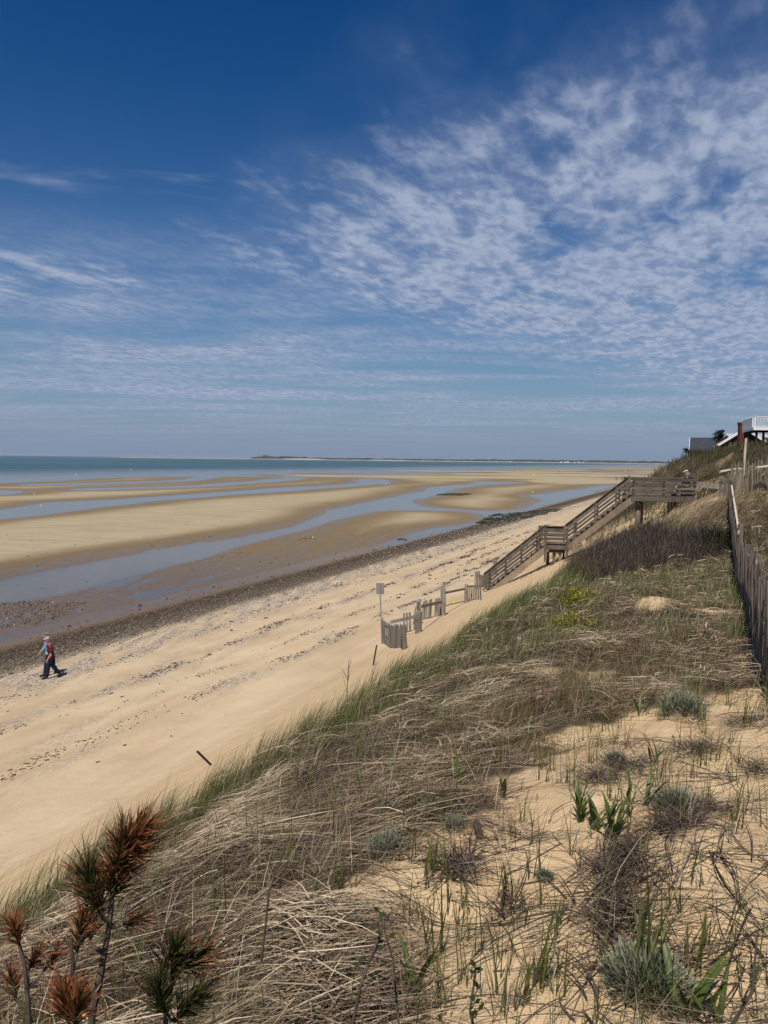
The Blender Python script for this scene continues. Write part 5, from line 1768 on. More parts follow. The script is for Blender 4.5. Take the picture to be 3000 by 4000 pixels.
def build_brown_weeds():
    g = np.random.default_rng(38)
    parts = []
    for a, b, rad, nn in ((2180, 2740, 0.42, 420), (2240, 2690, 0.3, 260), (2420, 2570, 0.45, 420), (2480, 2660, 0.4, 300), (2600, 2540, 0.5, 360), (2350, 2760, 0.35, 300), (2700, 2480, 0.5, 300), (1900, 2900, 0.3, 200), (2020, 2830, 0.3, 220)):
        h = hit(a, b)
        q = np.array([h.x, h.y]) + g.normal(0, rad * 0.6, (nn, 2))
        P, W = grow(np.column_stack([q, ground(q[:, 0], q[:, 1]) - 0.01]), 0.14 + 0.24 * g.random(nn), g.random(nn) * 6.28, 0.05 + 0.35 * g.random(nn), 0.2 + 0.7 * g.random(nn), 0.005 + 0.003 * g.random(nn), 3, g=g)
        parts.append(ribbon_mesh(P, W, np.clip(0.7 + g.normal(0, 0.22, nn), 0, 1)))
    to_obj('brown_weed_stems', parts, 'redstem', 'reddish brown upright weed stems in patches on the middle of the slope', 'weeds', 'stuff')
    c = hit(2537, 3565)
    m = MB()
    pts = [c + Vector((0.022 * math.cos(k), 0.016 * math.sin(k), 0.004)) for k in np.linspace(0, 5.6, 8)]
    m.poly(pts + [c + Vector((0.004, 0, 0.018))], [(k, (k + 1) % 8, 8) for k in range(8)])
    o = m.build('clam_shell', M['white_paint'])
    tag(o, 'small white shell on the bare sand behind the tall grass tuft', 'shell')


def build_pines():
    g = np.random.default_rng(35)

    def shoot_needles(p, d, length, nl, n, tip0, parts, spread=1.05):
        n = int(n * 0.55)
        d = np.array(d) / np.linalg.norm(d)
        u = g.random(n)
        b = np.array(p)[None, :] + d[None, :] * (u * length)[:, None]
        rv = g.normal(0, 1, (n, 3)); rv -= (rv @ d)[:, None] * d[None, :]; rv /= np.linalg.norm(rv, axis=1)[:, None]
        sp_ = spread * (0.35 + 0.65 * g.random(n)) * (1.15 - 0.7 * u)
        e = d[None, :] * np.cos(sp_)[:, None] + rv * np.sin(sp_)[:, None]
        L = nl * (0.55 + 0.65 * g.random(n))
        e2 = e + g.normal(0, 0.12, (n, 3))
        k = 3
        P = np.stack([b + (e * (1 - j / k) + e2 * (j / k)) * (L * j / k)[:, None] + np.array([0, 0, -0.10])[None, :] * (L * (j / k) ** 2)[:, None] for j in range(k + 1)], 1)
        sd = np.cross(e, g.normal(0, 1, (n, 3))); sd /= np.linalg.norm(sd, axis=1)[:, None]
        W = sd[:, None, :] * (np.array([1, 1, 0.9, 0.2]) * 0.0016)[None, :, None]
        parts.append(ribbon_mesh(P, W, g.random(n), extra=np.clip(tip0 + g.normal(0, 0.22, n), 0, 1.2)))

    def sapling(lab, stem_px, depth, shoots, r0):
        """stem: pixels of its course at one distance; shoots: (px, py, px2, py2, needle length, count, brown)"""
        pts = [at_y(a, b, depth + dd) for a, b, dd in stem_px]
        foot = Vector((pts[-1].x + 0.03, pts[-1].y, g1(pts[-1].x, pts[-1].y)))
        pts.append(foot - Vector((0, 0, 0.03)))
        rt = root_at('pine_sapling', foot, lab, 'sapling', 'pine saplings at the lower left')
        k = len(pts)
        add(rt, 'stem', MB().tube(pts, [r0 * (0.45 + 0.55 * i / (k - 1)) for i in range(k)], 7, wob=0.25), 'bark')
        for (a, b, a2, b2, da, nl, n, tp, brl) in shoots:
            p = at_y(a, b, depth + da); q = at_y(a2, b2, depth + da)
            d = q - p
            if brl:
                s0 = at_y(*brl, depth)
                add(rt, 'branch', MB().tube([s0, (s0 + p) / 2 + Vector((0, 0, -.005)), p, p + d * 0.6], [r0 * 0.55, r0 * 0.5, r0 * 0.45, r0 * 0.3], 6, wob=0.2), 'bark')
            parts = []
            shoot_needles(p, d, d.length, nl, n, tp, parts)
            to_obj('needle_tuft', parts, 'needle', origin=rt.location, parent=rt)

    sapling('tallest pine sapling with a rust-tipped crown at the lower left', [(455, 3330, 0), (440, 3480, 0), (428, 3600, 0), (415, 3680, 0), (395, 3800, 0), (360, 3960, 0), (345, 4100, 0)], 1.75,
            [(440, 3500, 480, 3290, 0.0, 0.088, 900, 0.62, None), (465, 3390, 540, 3255, 0.03, 0.10, 900, 0.40, None), (395, 3570, 345, 3420, -0.02, 0.095, 420, 0.75, (430, 3600)),
             (380, 3520, 370, 3420, 0.05, 0.07, 200, 0.5, None), (470, 3615, 530, 3590, 0.02, 0.06, 140, 0.3, (428, 3615)), (350, 3680, 370, 3570, 0.1, 0.07, 160, 0.35, (400, 3720))], 0.0105)
    sapling('bushy dark green pine sapling right of the tallest one', [(690, 3760, 0), (670, 3850, 0), (650, 3960, 0), (640, 4080, 0)], 1.85,
            [(660, 3830, 690, 3700, 0, 0.095, 460, 0.85, None), (700, 3800, 780, 3730, 0.03, 0.095, 300, 0.6, (668, 3850)), (640, 3960, 620, 3860, -0.05, 0.09, 420, 1.0, None), (680, 3990, 770, 3890, 0.0, 0.09, 360, 0.95, (650, 3960))], 0.009)
    sapling('rust-brown pine sapling at the left edge with two forked tops', [(75, 3690, 0), (95, 3760, 0), (105, 3850, 0), (112, 3960, 0), (115, 4080, 0)], 1.7,
            [(80, 3700, 50, 3620, 0, 0.06, 190, 0.15, None), (110, 3790, 150, 3720, 0.03, 0.05, 120, 0.15, (105, 3850)), (60, 3900, 40, 3800, 0.0, 0.05, 110, 0.3, (108, 3940)), (180, 3780, 215, 3730, 0.05, 0.05, 90, 0.1, (108, 3860))], 0.009)
    sapling('slim pine sapling with a bare tip between the two taller ones', [(278, 3660, 0), (285, 3760, 0), (280, 3860, 0), (272, 3980, 0), (270, 4080, 0)], 1.62,
            [(300, 3720, 320, 3600, 0.08, 0.07, 240, 0.45, (285, 3780)), (260, 3990, 250, 3890, -0.03, 0.075, 300, 0.3, None), (290, 4010, 310, 3910, -0.05, 0.075, 240, 0.35, None)], 0.0075)


def build_stalks():
    g = np.random.default_rng(36)

    def stalk(name, lab, base, top, depth, nside, r0, leaf=0, cat='weed', spread=0.35, group=None):
        b = at_y(*base, depth); t_ = at_y(*top, depth)
        foot = b.copy()
        rt = root_at(name, foot, lab, cat, group)
        mid = (b + t_) / 2 + Vector((jit(.03), jit(.03), 0))
        add(rt, 'stem', MB().tube([b - Vector((0, 0, .05)), mid, t_], [r0, r0 * .75, r0 * .35], 5), M['bark'])
        for k in range(nside):
            u = 0.40 + 0.58 * k / max(1, nside - 1)
            p = b.lerp(mid, u * 2) if u < .5 else mid.lerp(t_, u * 2 - 1)
            L = (t_ - b).length * spread * (1.15 - u) * random.uniform(0.6, 1.2)
            a = random.uniform(0, 6.28)
            e = p + Vector((math.cos(a) * L * .7, math.sin(a) * L * .7, L))
            add(rt, 'twig', MB().tube([p, p.lerp(e, .5) + Vector((0, 0, -.01)), e], [r0 * .45, r0 * .35, r0 * .2], 4), M['bark'])
            for q in range(leaf):
                c = p.lerp(e, random.uniform(.4, 1))
                d = Vector((jit(1), jit(1), abs(jit(1)))).normalized() * 0.028
                s_ = d.cross(Vector((jit(1), jit(1), jit(1)))).normalized() * 0.008
                lm = MB().poly([c, c + d * .5 + s_, c + d, c + d * .5 - s_], [(0, 1, 2, 3)])
                lo = add(rt, 'bud_leaf', lm, M['leaf'])
        return rt
    h = hit(1352, 2745)
    stalk('weed_stalk', 'tall dry branching weed standing above the brow against the pale sand', (1355, 2790), (1362, 2580), h.y, 11, 0.008, 0, 'weed', 0.42, 'dry weeds on the brow')
    h = hit(1460, 2700)
    stalk('weed_stalk', 'smaller dry weed right of the tall one, close to the black stake', (1445, 2740), (1470, 2585), h.y, 8, 0.006, 0, 'weed', 0.35, 'dry weeds on the brow')
    stalk('bare_shoot', 'bare grey shoot with green buds rising at the bottom beside the sand tongue', (1352, 4060), (1512, 3578), 2.15, 5, 0.0065, 2, 'shoot', 0.22, 'bare shoots in the foreground')
    stalk('bare_shoot', 'thin straight bare shoot in the thatch left of the sand tongue', (1020, 3700), (1130, 3260), 2.4, 2, 0.0045, 0, 'shoot', 0.1, 'bare shoots in the foreground')
    stalk('bare_shoot', 'dark shoot with small green leaves at the bottom right of the sand tongue', (1880, 4080), (1860, 3780), 2.1, 5, 0.006, 3, 'shoot', 0.25, 'bare shoots in the foreground')
    stalk('bare_shoot', 'slender shoot leaning right across the sand at the bottom right', (2790, 4060), (2960, 3640), 2.0, 3, 0.006, 1, 'shoot', 0.16, 'bare shoots in the foreground')
    stalk('bare_shoot', 'thin reddish shoot over the middle of the sand tongue', (1560, 3960), (1480, 3560), 2.3, 3, 0.0042, 1, 'shoot', 0.14, 'bare shoots in the foreground')
    # short weathered stump of a branch
    p = hit(1880, 3270)
    o = MB().tube([p - Vector((0, 0, .05)), p + Vector((-.02, 0, .05)), p + Vector((-.03, .01, .10))], [0.026, 0.022, 0.012], 7, wob=.7).build('stump', M['bark'])
    tag(o, 'short weathered grey stump sticking up at the head of the sand tongue', 'stump')


def build_trees():
    g = np.random.default_rng(37)

    def windtree(lab, px, py, d, H, Wd, lean, n):
        b = at_y(px, py, d)
        rt = root_at('wind_bent_tree', b, lab, 'tree', 'wind-bent trees by the houses')
        add(rt, 'trunk', MB().tube([b - Vector((0, 0, .6)), b + Vector((lean * .1, 0, H * .35)), b + Vector((lean * .3, 0, H * .75))], [0.09, 0.07, 0.03], 7, wob=.2), 'bark')
        parts = []
        for k in range(9):                                   # flag-like sprays streaming downwind
            u = (k + 0.5) / 9
            c = np.array(b) + np.array([lean * 0.25 * u + g.normal(0, Wd * .16), g.normal(0, Wd * .25), H * (0.15 + 0.75 * u)])
            dr = np.array([lean, g.normal(0, .15), 0.42 * abs(lean) + 0.25 * g.random()]); dr /= np.linalg.norm(dr)
            m = n // 9
            q = g.random(m)
            LL = Wd * (0.75 - 0.35 * u) * (0.8 + 0.4 * g.random())
            pp = c[None, :] + dr[None, :] * (q * LL)[:, None] + g.normal(0, 1, (m, 3)) * (0.13 * Wd * (1.05 - q))[:, None] * np.array([1, 1, .75])
            az = np.full(m, math.atan2(dr[1], dr[0])) + g.normal(0, .5, m)
            P, W = grow(pp, 0.16 + 0.2 * g.random(m), az, 0.5 + 0.6 * g.random(m), 0.8 + 0.6 * g.random(m), np.full(m, 0.06), 2, g=g)
            parts.append(ribbon_mesh(P, W, np.clip(0.5 + g.normal(0, .28, m), 0, 1)))
        to_obj('crown', parts, 'evergreen', origin=b, parent=rt)
    windtree('dark wind-bent evergreen streaming right beside the grey roof', 2793, 1738, 76, 1.35, 1.25, 1.0, 1500)
    windtree('small dark wind-bent evergreen left of the grey-roofed house', 2692, 1779, 98, 0.75, 0.9, -0.8, 600)


build_artemisia()
build_leafy()
build_tufts()
build_trailing()
build_brown_weeds()
build_pines()
build_stalks()
build_trees()

# ------------------------------------------------------------------ people
M['skin'] = simple_mat('skin', (0.42, 0.22, 0.155), 0.6, 0.3, 0.12, 6)
M['denim'] = simple_mat('dark_denim', (0.018, 0.024, 0.045), 0.9, 0.1, 0.4, 9)
M['light_trousers'] = simple_mat('light_trousers', (0.45, 0.42, 0.38), 0.9, 0.1, 0.2, 9)
M['navy'] = simple_mat('navy_jacket', (0.014, 0.022, 0.070), 0.85, 0.15, 0.3, 9)
M['blue_shirt'] = simple_mat('pale_blue_shirt', (0.13, 0.21, 0.40), 0.9, 0.1, 0.35, 14, c2=(0.30, 0.36, 0.46))
M['black_shoe'] = simple_mat('black_shoe', (0.015, 0.014, 0.014), 0.6, 0.3)
M['sole'] = simple_mat('white_sole', (0.6, 0.6, 0.58), 0.7, 0.2)
M['cap_cloth'] = simple_mat('pale_grey_cap', (0.34, 0.34, 0.355), 0.85, 0.1, 0.15, 9)
M['white_hat'] = simple_mat('white_cloth_hat', (0.72, 0.70, 0.66), 0.85, 0.1, 0.12, 9)
M['grey_hair'] = simple_mat('grey_hair', (0.30, 0.27, 0.24), 0.9, 0.1, 0.4, 30)
M['eye_dark'] = simple_mat('dark_eye', (0.02, 0.015, 0.012), 0.3, 0.4)


def plaid_mat():
    m, nt = new_mat('red_plaid')
    sx = nt.n('ShaderNodeSeparateXYZ', i={0: nt.n('ShaderNodeTexCoord').outputs['Object']})
    def band(v, sc, ph, lo):
        w = nt.m('SINE', nt.m('MULTIPLY_ADD', v, sc, ph))
        return nt.smooth(w, lo, lo + 0.25)
    a = band(nt.m('ADD', sx.outputs[0], nt.m('MULTIPLY', sx.outputs[1], 0.6)), 44.0, 0.3, 0.15)
    b = band(sx.outputs[2], 44.0, 1.0, 0.15)
    c = nt.mix(nt.m('MULTIPLY', a, 0.75), (0.15, 0.018, 0.022), (0.018, 0.008, 0.012))
    c = nt.mix(nt.m('MULTIPLY', b, 0.75), c, (0.026, 0.010, 0.016))
    l = band(sx.outputs[2], 44.0, 2.6, 0.90)
    c = nt.mix(nt.m('MULTIPLY', l, 0.7), c, (0.45, 0.36, 0.34))
    principled(nt, c, 0.9, 0.1)
    return m


M['plaid'] = plaid_mat()


def skin_obj(name, joints, edges, mat, parent, sub=2, root=0):
    """one continuous tapered surface grown round a skeleton; joints: name -> (xyz, radius)"""
    keys = list(joints)
    me = bpy.data.meshes.new(name)
    me.from_pydata([joints[k][0] for k in keys], [(keys.index(a), keys.index(b)) for a, b in edges], [])
    o = bpy.data.objects.new(name, me)
    col.objects.link(o)
    if parent is not None: o.parent = parent
    md = o.modifiers.new('skin', 'SKIN')
    if not me.skin_vertices: me.attributes  # created with the modifier's layer below
    if len(me.skin_vertices) == 0:
        bm = bmesh.new(); bm.from_mesh(me); bm.verts.layers.skin.verify(); bm.to_mesh(me); bm.free()
    for k, sv in zip(keys, me.skin_vertices[0].data):
        r = joints[k][1]
        sv.radius = r if isinstance(r, tuple) else (r, r)
        sv.use_root = (k == keys[root])
    md.use_smooth_shade = True
    md.branch_smoothing = 0.6
    sb = o.modifiers.new('subdivision', 'SUBSURF')
    sb.levels = sub; sb.render_levels = sub
    me.materials.append(mat)
    return o


def person(label, loc, yaw, J, top, legs, shoes, hat=None, hair=None, name='person', sleeve='elbow', group=None, detail=True):
    """J: joint positions in the person's own frame (x to the left hand, y forward, z up)"""
    rt = empty(name, loc, yaw)
    bpy.context.view_layer.update()
    tag(rt, label, 'person', group)
    rad = dict(pelvis=(0.125, 0.105), waist=(0.125, 0.10), chest=(0.150, 0.115), collar=(0.075, 0.07), neck=0.052, jaw=(0.066, 0.075), face=(0.078, 0.095), crown=(0.062, 0.075),
               lsh=0.062, rsh=0.062, lel=0.043, rel=0.043, lwr=0.030, rwr=0.030, lha=(0.040, 0.022), rha=(0.040, 0.022),
               lhip=0.092, rhip=0.092, lkn=0.060, rkn=0.060, lan=0.042, ran=0.042, lto=0.036, rto=0.036)
    jt = {k: (tuple(J[k]), rad[k]) for k in ('pelvis', 'waist', 'chest', 'collar', 'neck', 'jaw', 'face', 'crown', 'lsh', 'lel', 'lwr', 'lha', 'rsh', 'rel', 'rwr', 'rha', 'lhip', 'lkn', 'lan', 'lto', 'rhip', 'rkn', 'ran', 'rto')}
    ed = [('pelvis', 'waist'), ('waist', 'chest'), ('chest', 'collar'), ('collar', 'neck'), ('neck', 'jaw'), ('jaw', 'face'), ('face', 'crown'),
          ('chest', 'lsh'), ('lsh', 'lel'), ('lel', 'lwr'), ('lwr', 'lha'), ('chest', 'rsh'), ('rsh', 'rel'), ('rel', 'rwr'), ('rwr', 'rha'),
          ('pelvis', 'lhip'), ('lhip', 'lkn'), ('lkn', 'lan'), ('lan', 'lto'), ('pelvis', 'rhip'), ('rhip', 'rkn'), ('rkn', 'ran'), ('ran', 'rto')]
    if detail:
        for s in 'lr':                                         # five fingers of unequal length on each hand
            w, h = Vector(J[s + 'wr']), Vector(J[s + 'ha'])
            d = (h - w).normalized()
            ac = d.cross(Vector((1, 0, 0))).normalized()
            inw = ac.cross(d).normalized()
            for q, ln in enumerate((0.070, 0.080, 0.074, 0.058)):
                b = h + ac * (q - 1.5) * 0.020 + d * 0.015
                k1, k2 = f'{s}f{q}a', f'{s}f{q}b'
                jt[k1] = (tuple(b + d * ln * 0.5), 0.0095)
                jt[k2] = (tuple(b + d * ln * 0.92 + inw * 0.018 * (1 if s == 'r' else -1)), 0.0080)
                ed += [(s + 'ha', k1), (k1, k2)]
            tb = w.lerp(h, 0.55) - ac * 0.034
            jt[s + 'tha'] = (tuple(tb + d * 0.028 - ac * 0.012), 0.0105); jt[s + 'thb'] = (tuple(tb + d * 0.058 - ac * 0.018), 0.009)
            ed += [(s + 'ha', s + 'tha'), (s + 'tha', s + 'thb')]
    skin_obj('body', jt, ed, M['skin'], rt)

    def grow_r(k, f):
        r = rad[k]
        return tuple(x + f for x in r) if isinstance(r, tuple) else r + f
    # shirt
    st = {k: (tuple(J[k]), grow_r(k, 0.034)) for k in ('waist', 'chest', 'lsh', 'lel', 'rsh', 'rel')}
    st['hem'] = (tuple(Vector(J['pelvis']) + Vector((0, 0, -0.02))), (0.176, 0.154))
    st['hem2'] = (tuple(Vector(J['pelvis']) + (Vector((0, 0, -0.12)) if J['pelvis'][2] > 0.5 else Vector((0, 0, -0.05)))), (0.178, 0.156))
    st['neckline'] = (tuple(Vector(J['collar']) + Vector((0, 0, -0.015))), (0.092, 0.088))
    se = [('hem2', 'hem'), ('hem', 'waist'), ('waist', 'chest'), ('chest', 'neckline'), ('chest', 'lsh'), ('lsh', 'lel'), ('chest', 'rsh'), ('rsh', 'rel')]
    for s in 'lr':
        e = Vector(J[s + 'el']).lerp(Vector(J[s + 'wr']), 0.12 if sleeve == 'elbow' else 0.9)
        st[s + 'cuff'] = (tuple(e), 0.064 if sleeve == 'elbow' else 0.052)
        se.append((s + 'el', s + 'cuff'))
    skin_obj('shirt', st, se, M[top], rt)
    # trousers
    tj = {'band': (tuple(Vector(J['pelvis']) + Vector((0, 0, 0.12))), (0.150, 0.130)), 'pelvis': (tuple(J['pelvis']), (0.152, 0.132))}
    te = [('band', 'pelvis')]
    for s in 'lr':
        tj[s + 'hip'] = (tuple(J[s + 'hip']), 0.120); tj[s + 'kn'] = (tuple(J[s + 'kn']), 0.090)
        tj[s + 'an'] = (tuple(Vector(J[s + 'an']).lerp(Vector(J[s + 'kn']), -0.06)), 0.080)
        te += [('pelvis', s + 'hip'), (s + 'hip', s + 'kn'), (s + 'kn', s + 'an')]
    skin_obj('trousers', tj, te, M[legs], rt)
    for s in 'lr':
        a, t_ = Vector(J[s + 'an']), Vector(J[s + 'to'])
        d = (t_ - a)
        so = skin_obj('shoe', {'heel': (tuple(a + Vector((0, -0.02, -0.035)) - d * 0.30 + Vector((0, 0, 0.02))), 0.066), 'mid': (tuple(a.lerp(t_, 0.55) + Vector((0, 0, -0.005))), (0.066, 0.062)), 'toe': (tuple(t_ + d * 0.40), (0.058, 0.046))}, [('heel', 'mid'), ('mid', 'toe')], M[shoes], rt)
        sl = MB().board(a - d * 0.32 + Vector((0, 0, -0.072)), t_ + d * 0.32 + Vector((0, 0, -0.030)), 0.088, 0.018)
        obj_from('sole', sl.v, sl.f, M['sole'], so)
    fc, cr, jw = Vector(J['face']), Vector(J['crown']), Vector(J['jaw'])
    hd = (cr - jw).normalized()
    fw = (Vector((0, 1, 0)) - hd * hd.y); fw.normalize()
    fw = J.get('look', fw); fw = Vector(fw).normalized()
    rt_ = fw.cross(hd).normalized()
    if detail:
        nose = MB().poly([fc + fw * 0.088 + hd * 0.012, fc + fw * 0.088 - hd * 0.030 + rt_ * 0.016, fc + fw * 0.088 - hd * 0.030 - rt_ * 0.016, fc + fw * 0.122 - hd * 0.026], [(0, 1, 3), (0, 3, 2), (1, 2, 3)])
        obj_from('nose', nose.v, nose.f, M['skin'], rt)
        mo = MB().board(fc + fw * 0.088 - hd * 0.058 - rt_ * 0.022, fc + fw * 0.088 - hd * 0.058 + rt_ * 0.022, 0.012, 0.010)
        obj_from('mouth', mo.v, mo.f, M['eye_dark'], rt)
        for sg in (-1, 1):
            e = MB().tube([fc + fw * 0.078 + rt_ * sg * 0.032 + hd * 0.010, fc + fw * 0.094 + rt_ * sg * 0.032 + hd * 0.010], [0.012, 0.009], 6)
            obj_from('eye', e.v, e.f, M['eye_dark'], rt)
            e = MB().tube([fc + rt_ * sg * 0.070 - hd * 0.005, fc + rt_ * sg * 0.092 - fw * 0.012 - hd * 0.002], [0.030, 0.020], 7)
            obj_from('ear', e.v, e.f, M['skin'], rt)
    if hair:
        hj = {'a': (tuple(fc - fw * 0.030 - hd * 0.01), (0.104, 0.100)), 'b': (tuple(cr - fw * 0.012 + hd * 0.012), (0.092, 0.104)), 'c': (tuple(jw - fw * 0.05 + hd * 0.02), (0.07, 0.05))}
        skin_obj('hair', hj, [('c', 'a'), ('a', 'b')], M[hair], rt)
    if hat:
        V, Fc = [], []
        n, k = 14, 5
        c0 = cr - hd * 0.030
        for i in range(k):
            a = math.pi / 2 * i / (k - 0.4)
            for q in range(n):
                b = 2 * math.pi * q / n
                V.append(c0 + hd * (0.088 * math.sin(a)) + (fw * math.cos(b) * 0.104 + rt_ * math.sin(b) * 0.088) * math.cos(a))
        V.append(c0 + hd * 0.091)
        for i in range(k - 1):
            for q in range(n):
                Fc.append((i * n + q, i * n + (q + 1) % n, (i + 1) * n + (q + 1) % n, (i + 1) * n + q))
        for q in range(n): Fc.append(((k - 1) * n + q, (k - 1) * n + (q + 1) % n, k * n))
        co = obj_from('cap', V, Fc, M[hat], rt, True)
        P = []
        for q in range(7):
            b = -1.05 + 2.1 * q / 6
            P.append(c0 + (fw * math.cos(b) * 0.102 + rt_ * math.sin(b) * 0.088))
        for q in range(7):
            b = -1.05 + 2.1 * q / 6
            P.append(c0 + fw * (math.cos(b) * 0.102 + 0.075 * math.cos(b * 0.8)) + rt_ * math.sin(b) * 0.086 - hd * 0.022)
        br = [(q, q + 1, q + 8, q + 7) for q in range(6)]
        P += [p - hd * 0.006 for p in P]
        br += [(q + 14 + 7, q + 14 + 8, q + 14 + 1, q + 14) for q in range(6)] + [(7 + q, 8 + q, 22 + q, 21 + q) for q in range(6)]
        obj_from('brim', P, br, M[hat], co)
    return rt


def walk_pose(stride=0.30, lead='r', bow=0.03, swing=0.16):
    o = 'l' if lead == 'r' else 'r'
    J = dict(pelvis=(0, 0, 0.95), waist=(0, 0.01 + bow * .3, 1.09), chest=(0, 0.02 + bow, 1.30), collar=(0, 0.03 + bow, 1.455), neck=(0, 0.045 + bow * 1.2, 1.51),
             jaw=(0, 0.085 + bow * 1.5, 1.565), face=(0, 0.085 + bow * 1.6, 1.635), crown=(0, 0.065 + bow * 1.6, 1.705))
    X = {'l': -1, 'r': 1}        # x points to the right hand in this frame
    for s in 'lr':
        x = X[s]
        J[s + 'sh'] = (x * 0.185, 0.015 + bow, 1.405)
        J[s + 'hip'] = (x * 0.088, 0, 0.90)
        f = 1 if s == lead else -1
        a = -f                                                 # arms swing against the legs
        J[s + 'el'] = (x * 0.245, 0.015 + bow + swing * 0.45 * a - 0.03, 1.135)
        J[s + 'wr'] = (x * 0.255, 0.05 + bow + swing * a * 1.25, 0.905)
        J[s + 'ha'] = (x * 0.252, 0.06 + bow + swing * a * 1.5, 0.835)
        if f > 0:
            J[s + 'kn'] = (x * 0.09, stride * 0.55, 0.505); J[s + 'an'] = (x * 0.09, stride * 0.85, 0.105); J[s + 'to'] = (x * 0.10, stride * 0.85 + 0.15, 0.055)
        else:
            J[s + 'kn'] = (x * 0.09, -stride * 0.15, 0.50); J[s + 'an'] = (x * 0.09, -stride * 1.35, 0.225); J[s + 'to'] = (x * 0.10, -stride * 1.18, 0.075)
    return J


def yaw_of(fx, fy):
    return math.atan2(fy, fx) - math.pi / 2


def build_people():
    p = hit(203, 2650)
    a = person('person walking in a red plaid shirt, dark trousers and pale cap along the stones', (p.x, p.y, p.z - 0.02), yaw_of(-0.74, -0.67), walk_pose(0.20, 'r', 0.05, 0.10), 'plaid', 'denim', 'black_shoe', hat='cap_cloth')
    a.scale = (0.96,) * 3
    q = Vector((p.x - 0.40, p.y + 0.68, 0))
    J = walk_pose(0.20, 'l', 0.03, 0.16)
    person('person in a pale blue shirt walking half hidden behind the one in red plaid', (q.x, q.y, g1(q.x, q.y) - 0.02), yaw_of(-0.86, -0.50), J, 'blue_shirt', 'denim', 'black_shoe', hair='grey_hair', sleeve='long')
    # seated on the deck bench, looking out to sea
    J = dict(pelvis=(0, 0.0, 0.09), waist=(0, 0.0, 0.23), chest=(0, 0.03, 0.43), collar=(0, 0.05, 0.585), neck=(0, 0.065, 0.64), jaw=(0, 0.10, 0.695), face=(0, 0.10, 0.765), crown=(0, 0.08, 0.835))
    for s, x in (('l', -1), ('r', 1)):
        J[s + 'sh'] = (x * 0.185, 0.02, 0.535); J[s + 'hip'] = (x * 0.09, 0.06, 0.075)
        J[s + 'kn'] = (x * 0.12, 0.47, 0.10); J[s + 'an'] = (x * 0.12, 0.56, -0.31); J[s + 'to'] = (x * 0.13, 0.70, -0.355)
    J['rel'] = (0.27, 0.10, 0.30); J['rwr'] = (0.20, 0.32, 0.20); J['rha'] = (0.17, 0.39, 0.18)
    J['lel'] = (-0.32, -0.14, 0.44); J['lwr'] = (-0.46, -0.16, 0.555); J['lha'] = (-0.52, -0.15, 0.565)
    c = sp(-2.72, 0.52, 7.85 + 0.41)
    person('person in a navy jacket and white hat sitting on the upper deck facing the sea', c, yaw_of(SU.x, SU.y), J, 'navy', 'light_trousers', 'black_shoe', hat='white_hat', hair='grey_hair', sleeve='long')
    # three walkers far out
    for k, (px, py, top, legs, lab, hr) in enumerate(((2407, 1879, 'navy', 'denim', 'leftmost of the three tiny far walkers, all in dark clothes', None),
                                                    (2428, 1878, 'navy', 'denim', 'middle one of the three tiny far walkers beside the channel', None),
                                                    (2436, 1880, 'white_hat', 'denim', 'rightmost of the three tiny far walkers, in a white top', None))):
        a = at_z(px, py, 0.05)
        person(lab, (a.x, a.y, g1(a.x, a.y)), yaw_of(0.4 - k * 0.3, -0.9), walk_pose(0.25, 'lr'[k % 2]), top, legs, 'black_shoe', hair='grey_hair', detail=False, group='far walkers on the flats')


build_people()

# ------------------------------------------------------------------ stones, wrack and small things on the shore
def stone_mat(name, stops, rough=0.75):
    m, nt = new_mat(name)
    v = nt.n('ShaderNodeAttribute', attribute_name='v').outputs['Fac']
    principled(nt, nt.ramp(v, stops), rough, 0.25)
    return m


M['stone'] = stone_mat('beach_stones', [(0.0, (0.045, 0.036, 0.028)), (0.3, (0.115, 0.090, 0.066)), (0.6, (0.20, 0.160, 0.118)), (0.85, (0.33, 0.285, 0.225)), (1.0, (0.60, 0.56, 0.49))])
M['wrack'] = stone_mat('dried_wrack', [(0.0, (0.022, 0.018, 0.016)), (0.5, (0.060, 0.048, 0.040)), (1.0, (0.13, 0.105, 0.085))], 0.95)
M['weed'] = stone_mat('green_black_weed', [(0.0, (0.008, 0.013, 0.009)), (0.6, (0.018, 0.030, 0.018)), (1.0, (0.05, 0.06, 0.025))], 0.5)
M['shell'] = stone_mat('shell_bits', [(0.0, (0.45, 0.40, 0.34)), (1.0, (0.75, 0.72, 0.66))], 0.6)

_oct = np.array([(1, 0, 0), (-1, 0, 0), (0, 1, 0), (0, -1, 0), (0, 0, 1), (0, 0, -1)], float)
_octf = np.array([(0, 2, 4), (2, 1, 4), (1, 3, 4), (3, 0, 4), (2, 0, 5), (1, 2, 5), (3, 1, 5), (0, 3, 5)])
_t = (1 + 5 ** .5) / 2
_ico = np.array([(-1, _t, 0), (1, _t, 0), (-1, -_t, 0), (1, -_t, 0), (0, -1, _t), (0, 1, _t), (0, -1, -_t), (0, 1, -_t), (_t, 0, -1), (_t, 0, 1), (-_t, 0, -1), (-_t, 0, 1)]) / math.hypot(1, _t)
_icof = np.array([(0, 11, 5), (0, 5, 1), (0, 1, 7), (0, 7, 10), (0, 10, 11), (1, 5, 9), (5, 11, 4), (11, 10, 2), (10, 7, 6), (7, 1, 8), (3, 9, 4), (3, 4, 2), (3, 2, 6), (3, 6, 8), (3, 8, 9), (4, 9, 5), (2, 4, 11), (6, 2, 10), (8, 6, 7), (9, 8, 1)])


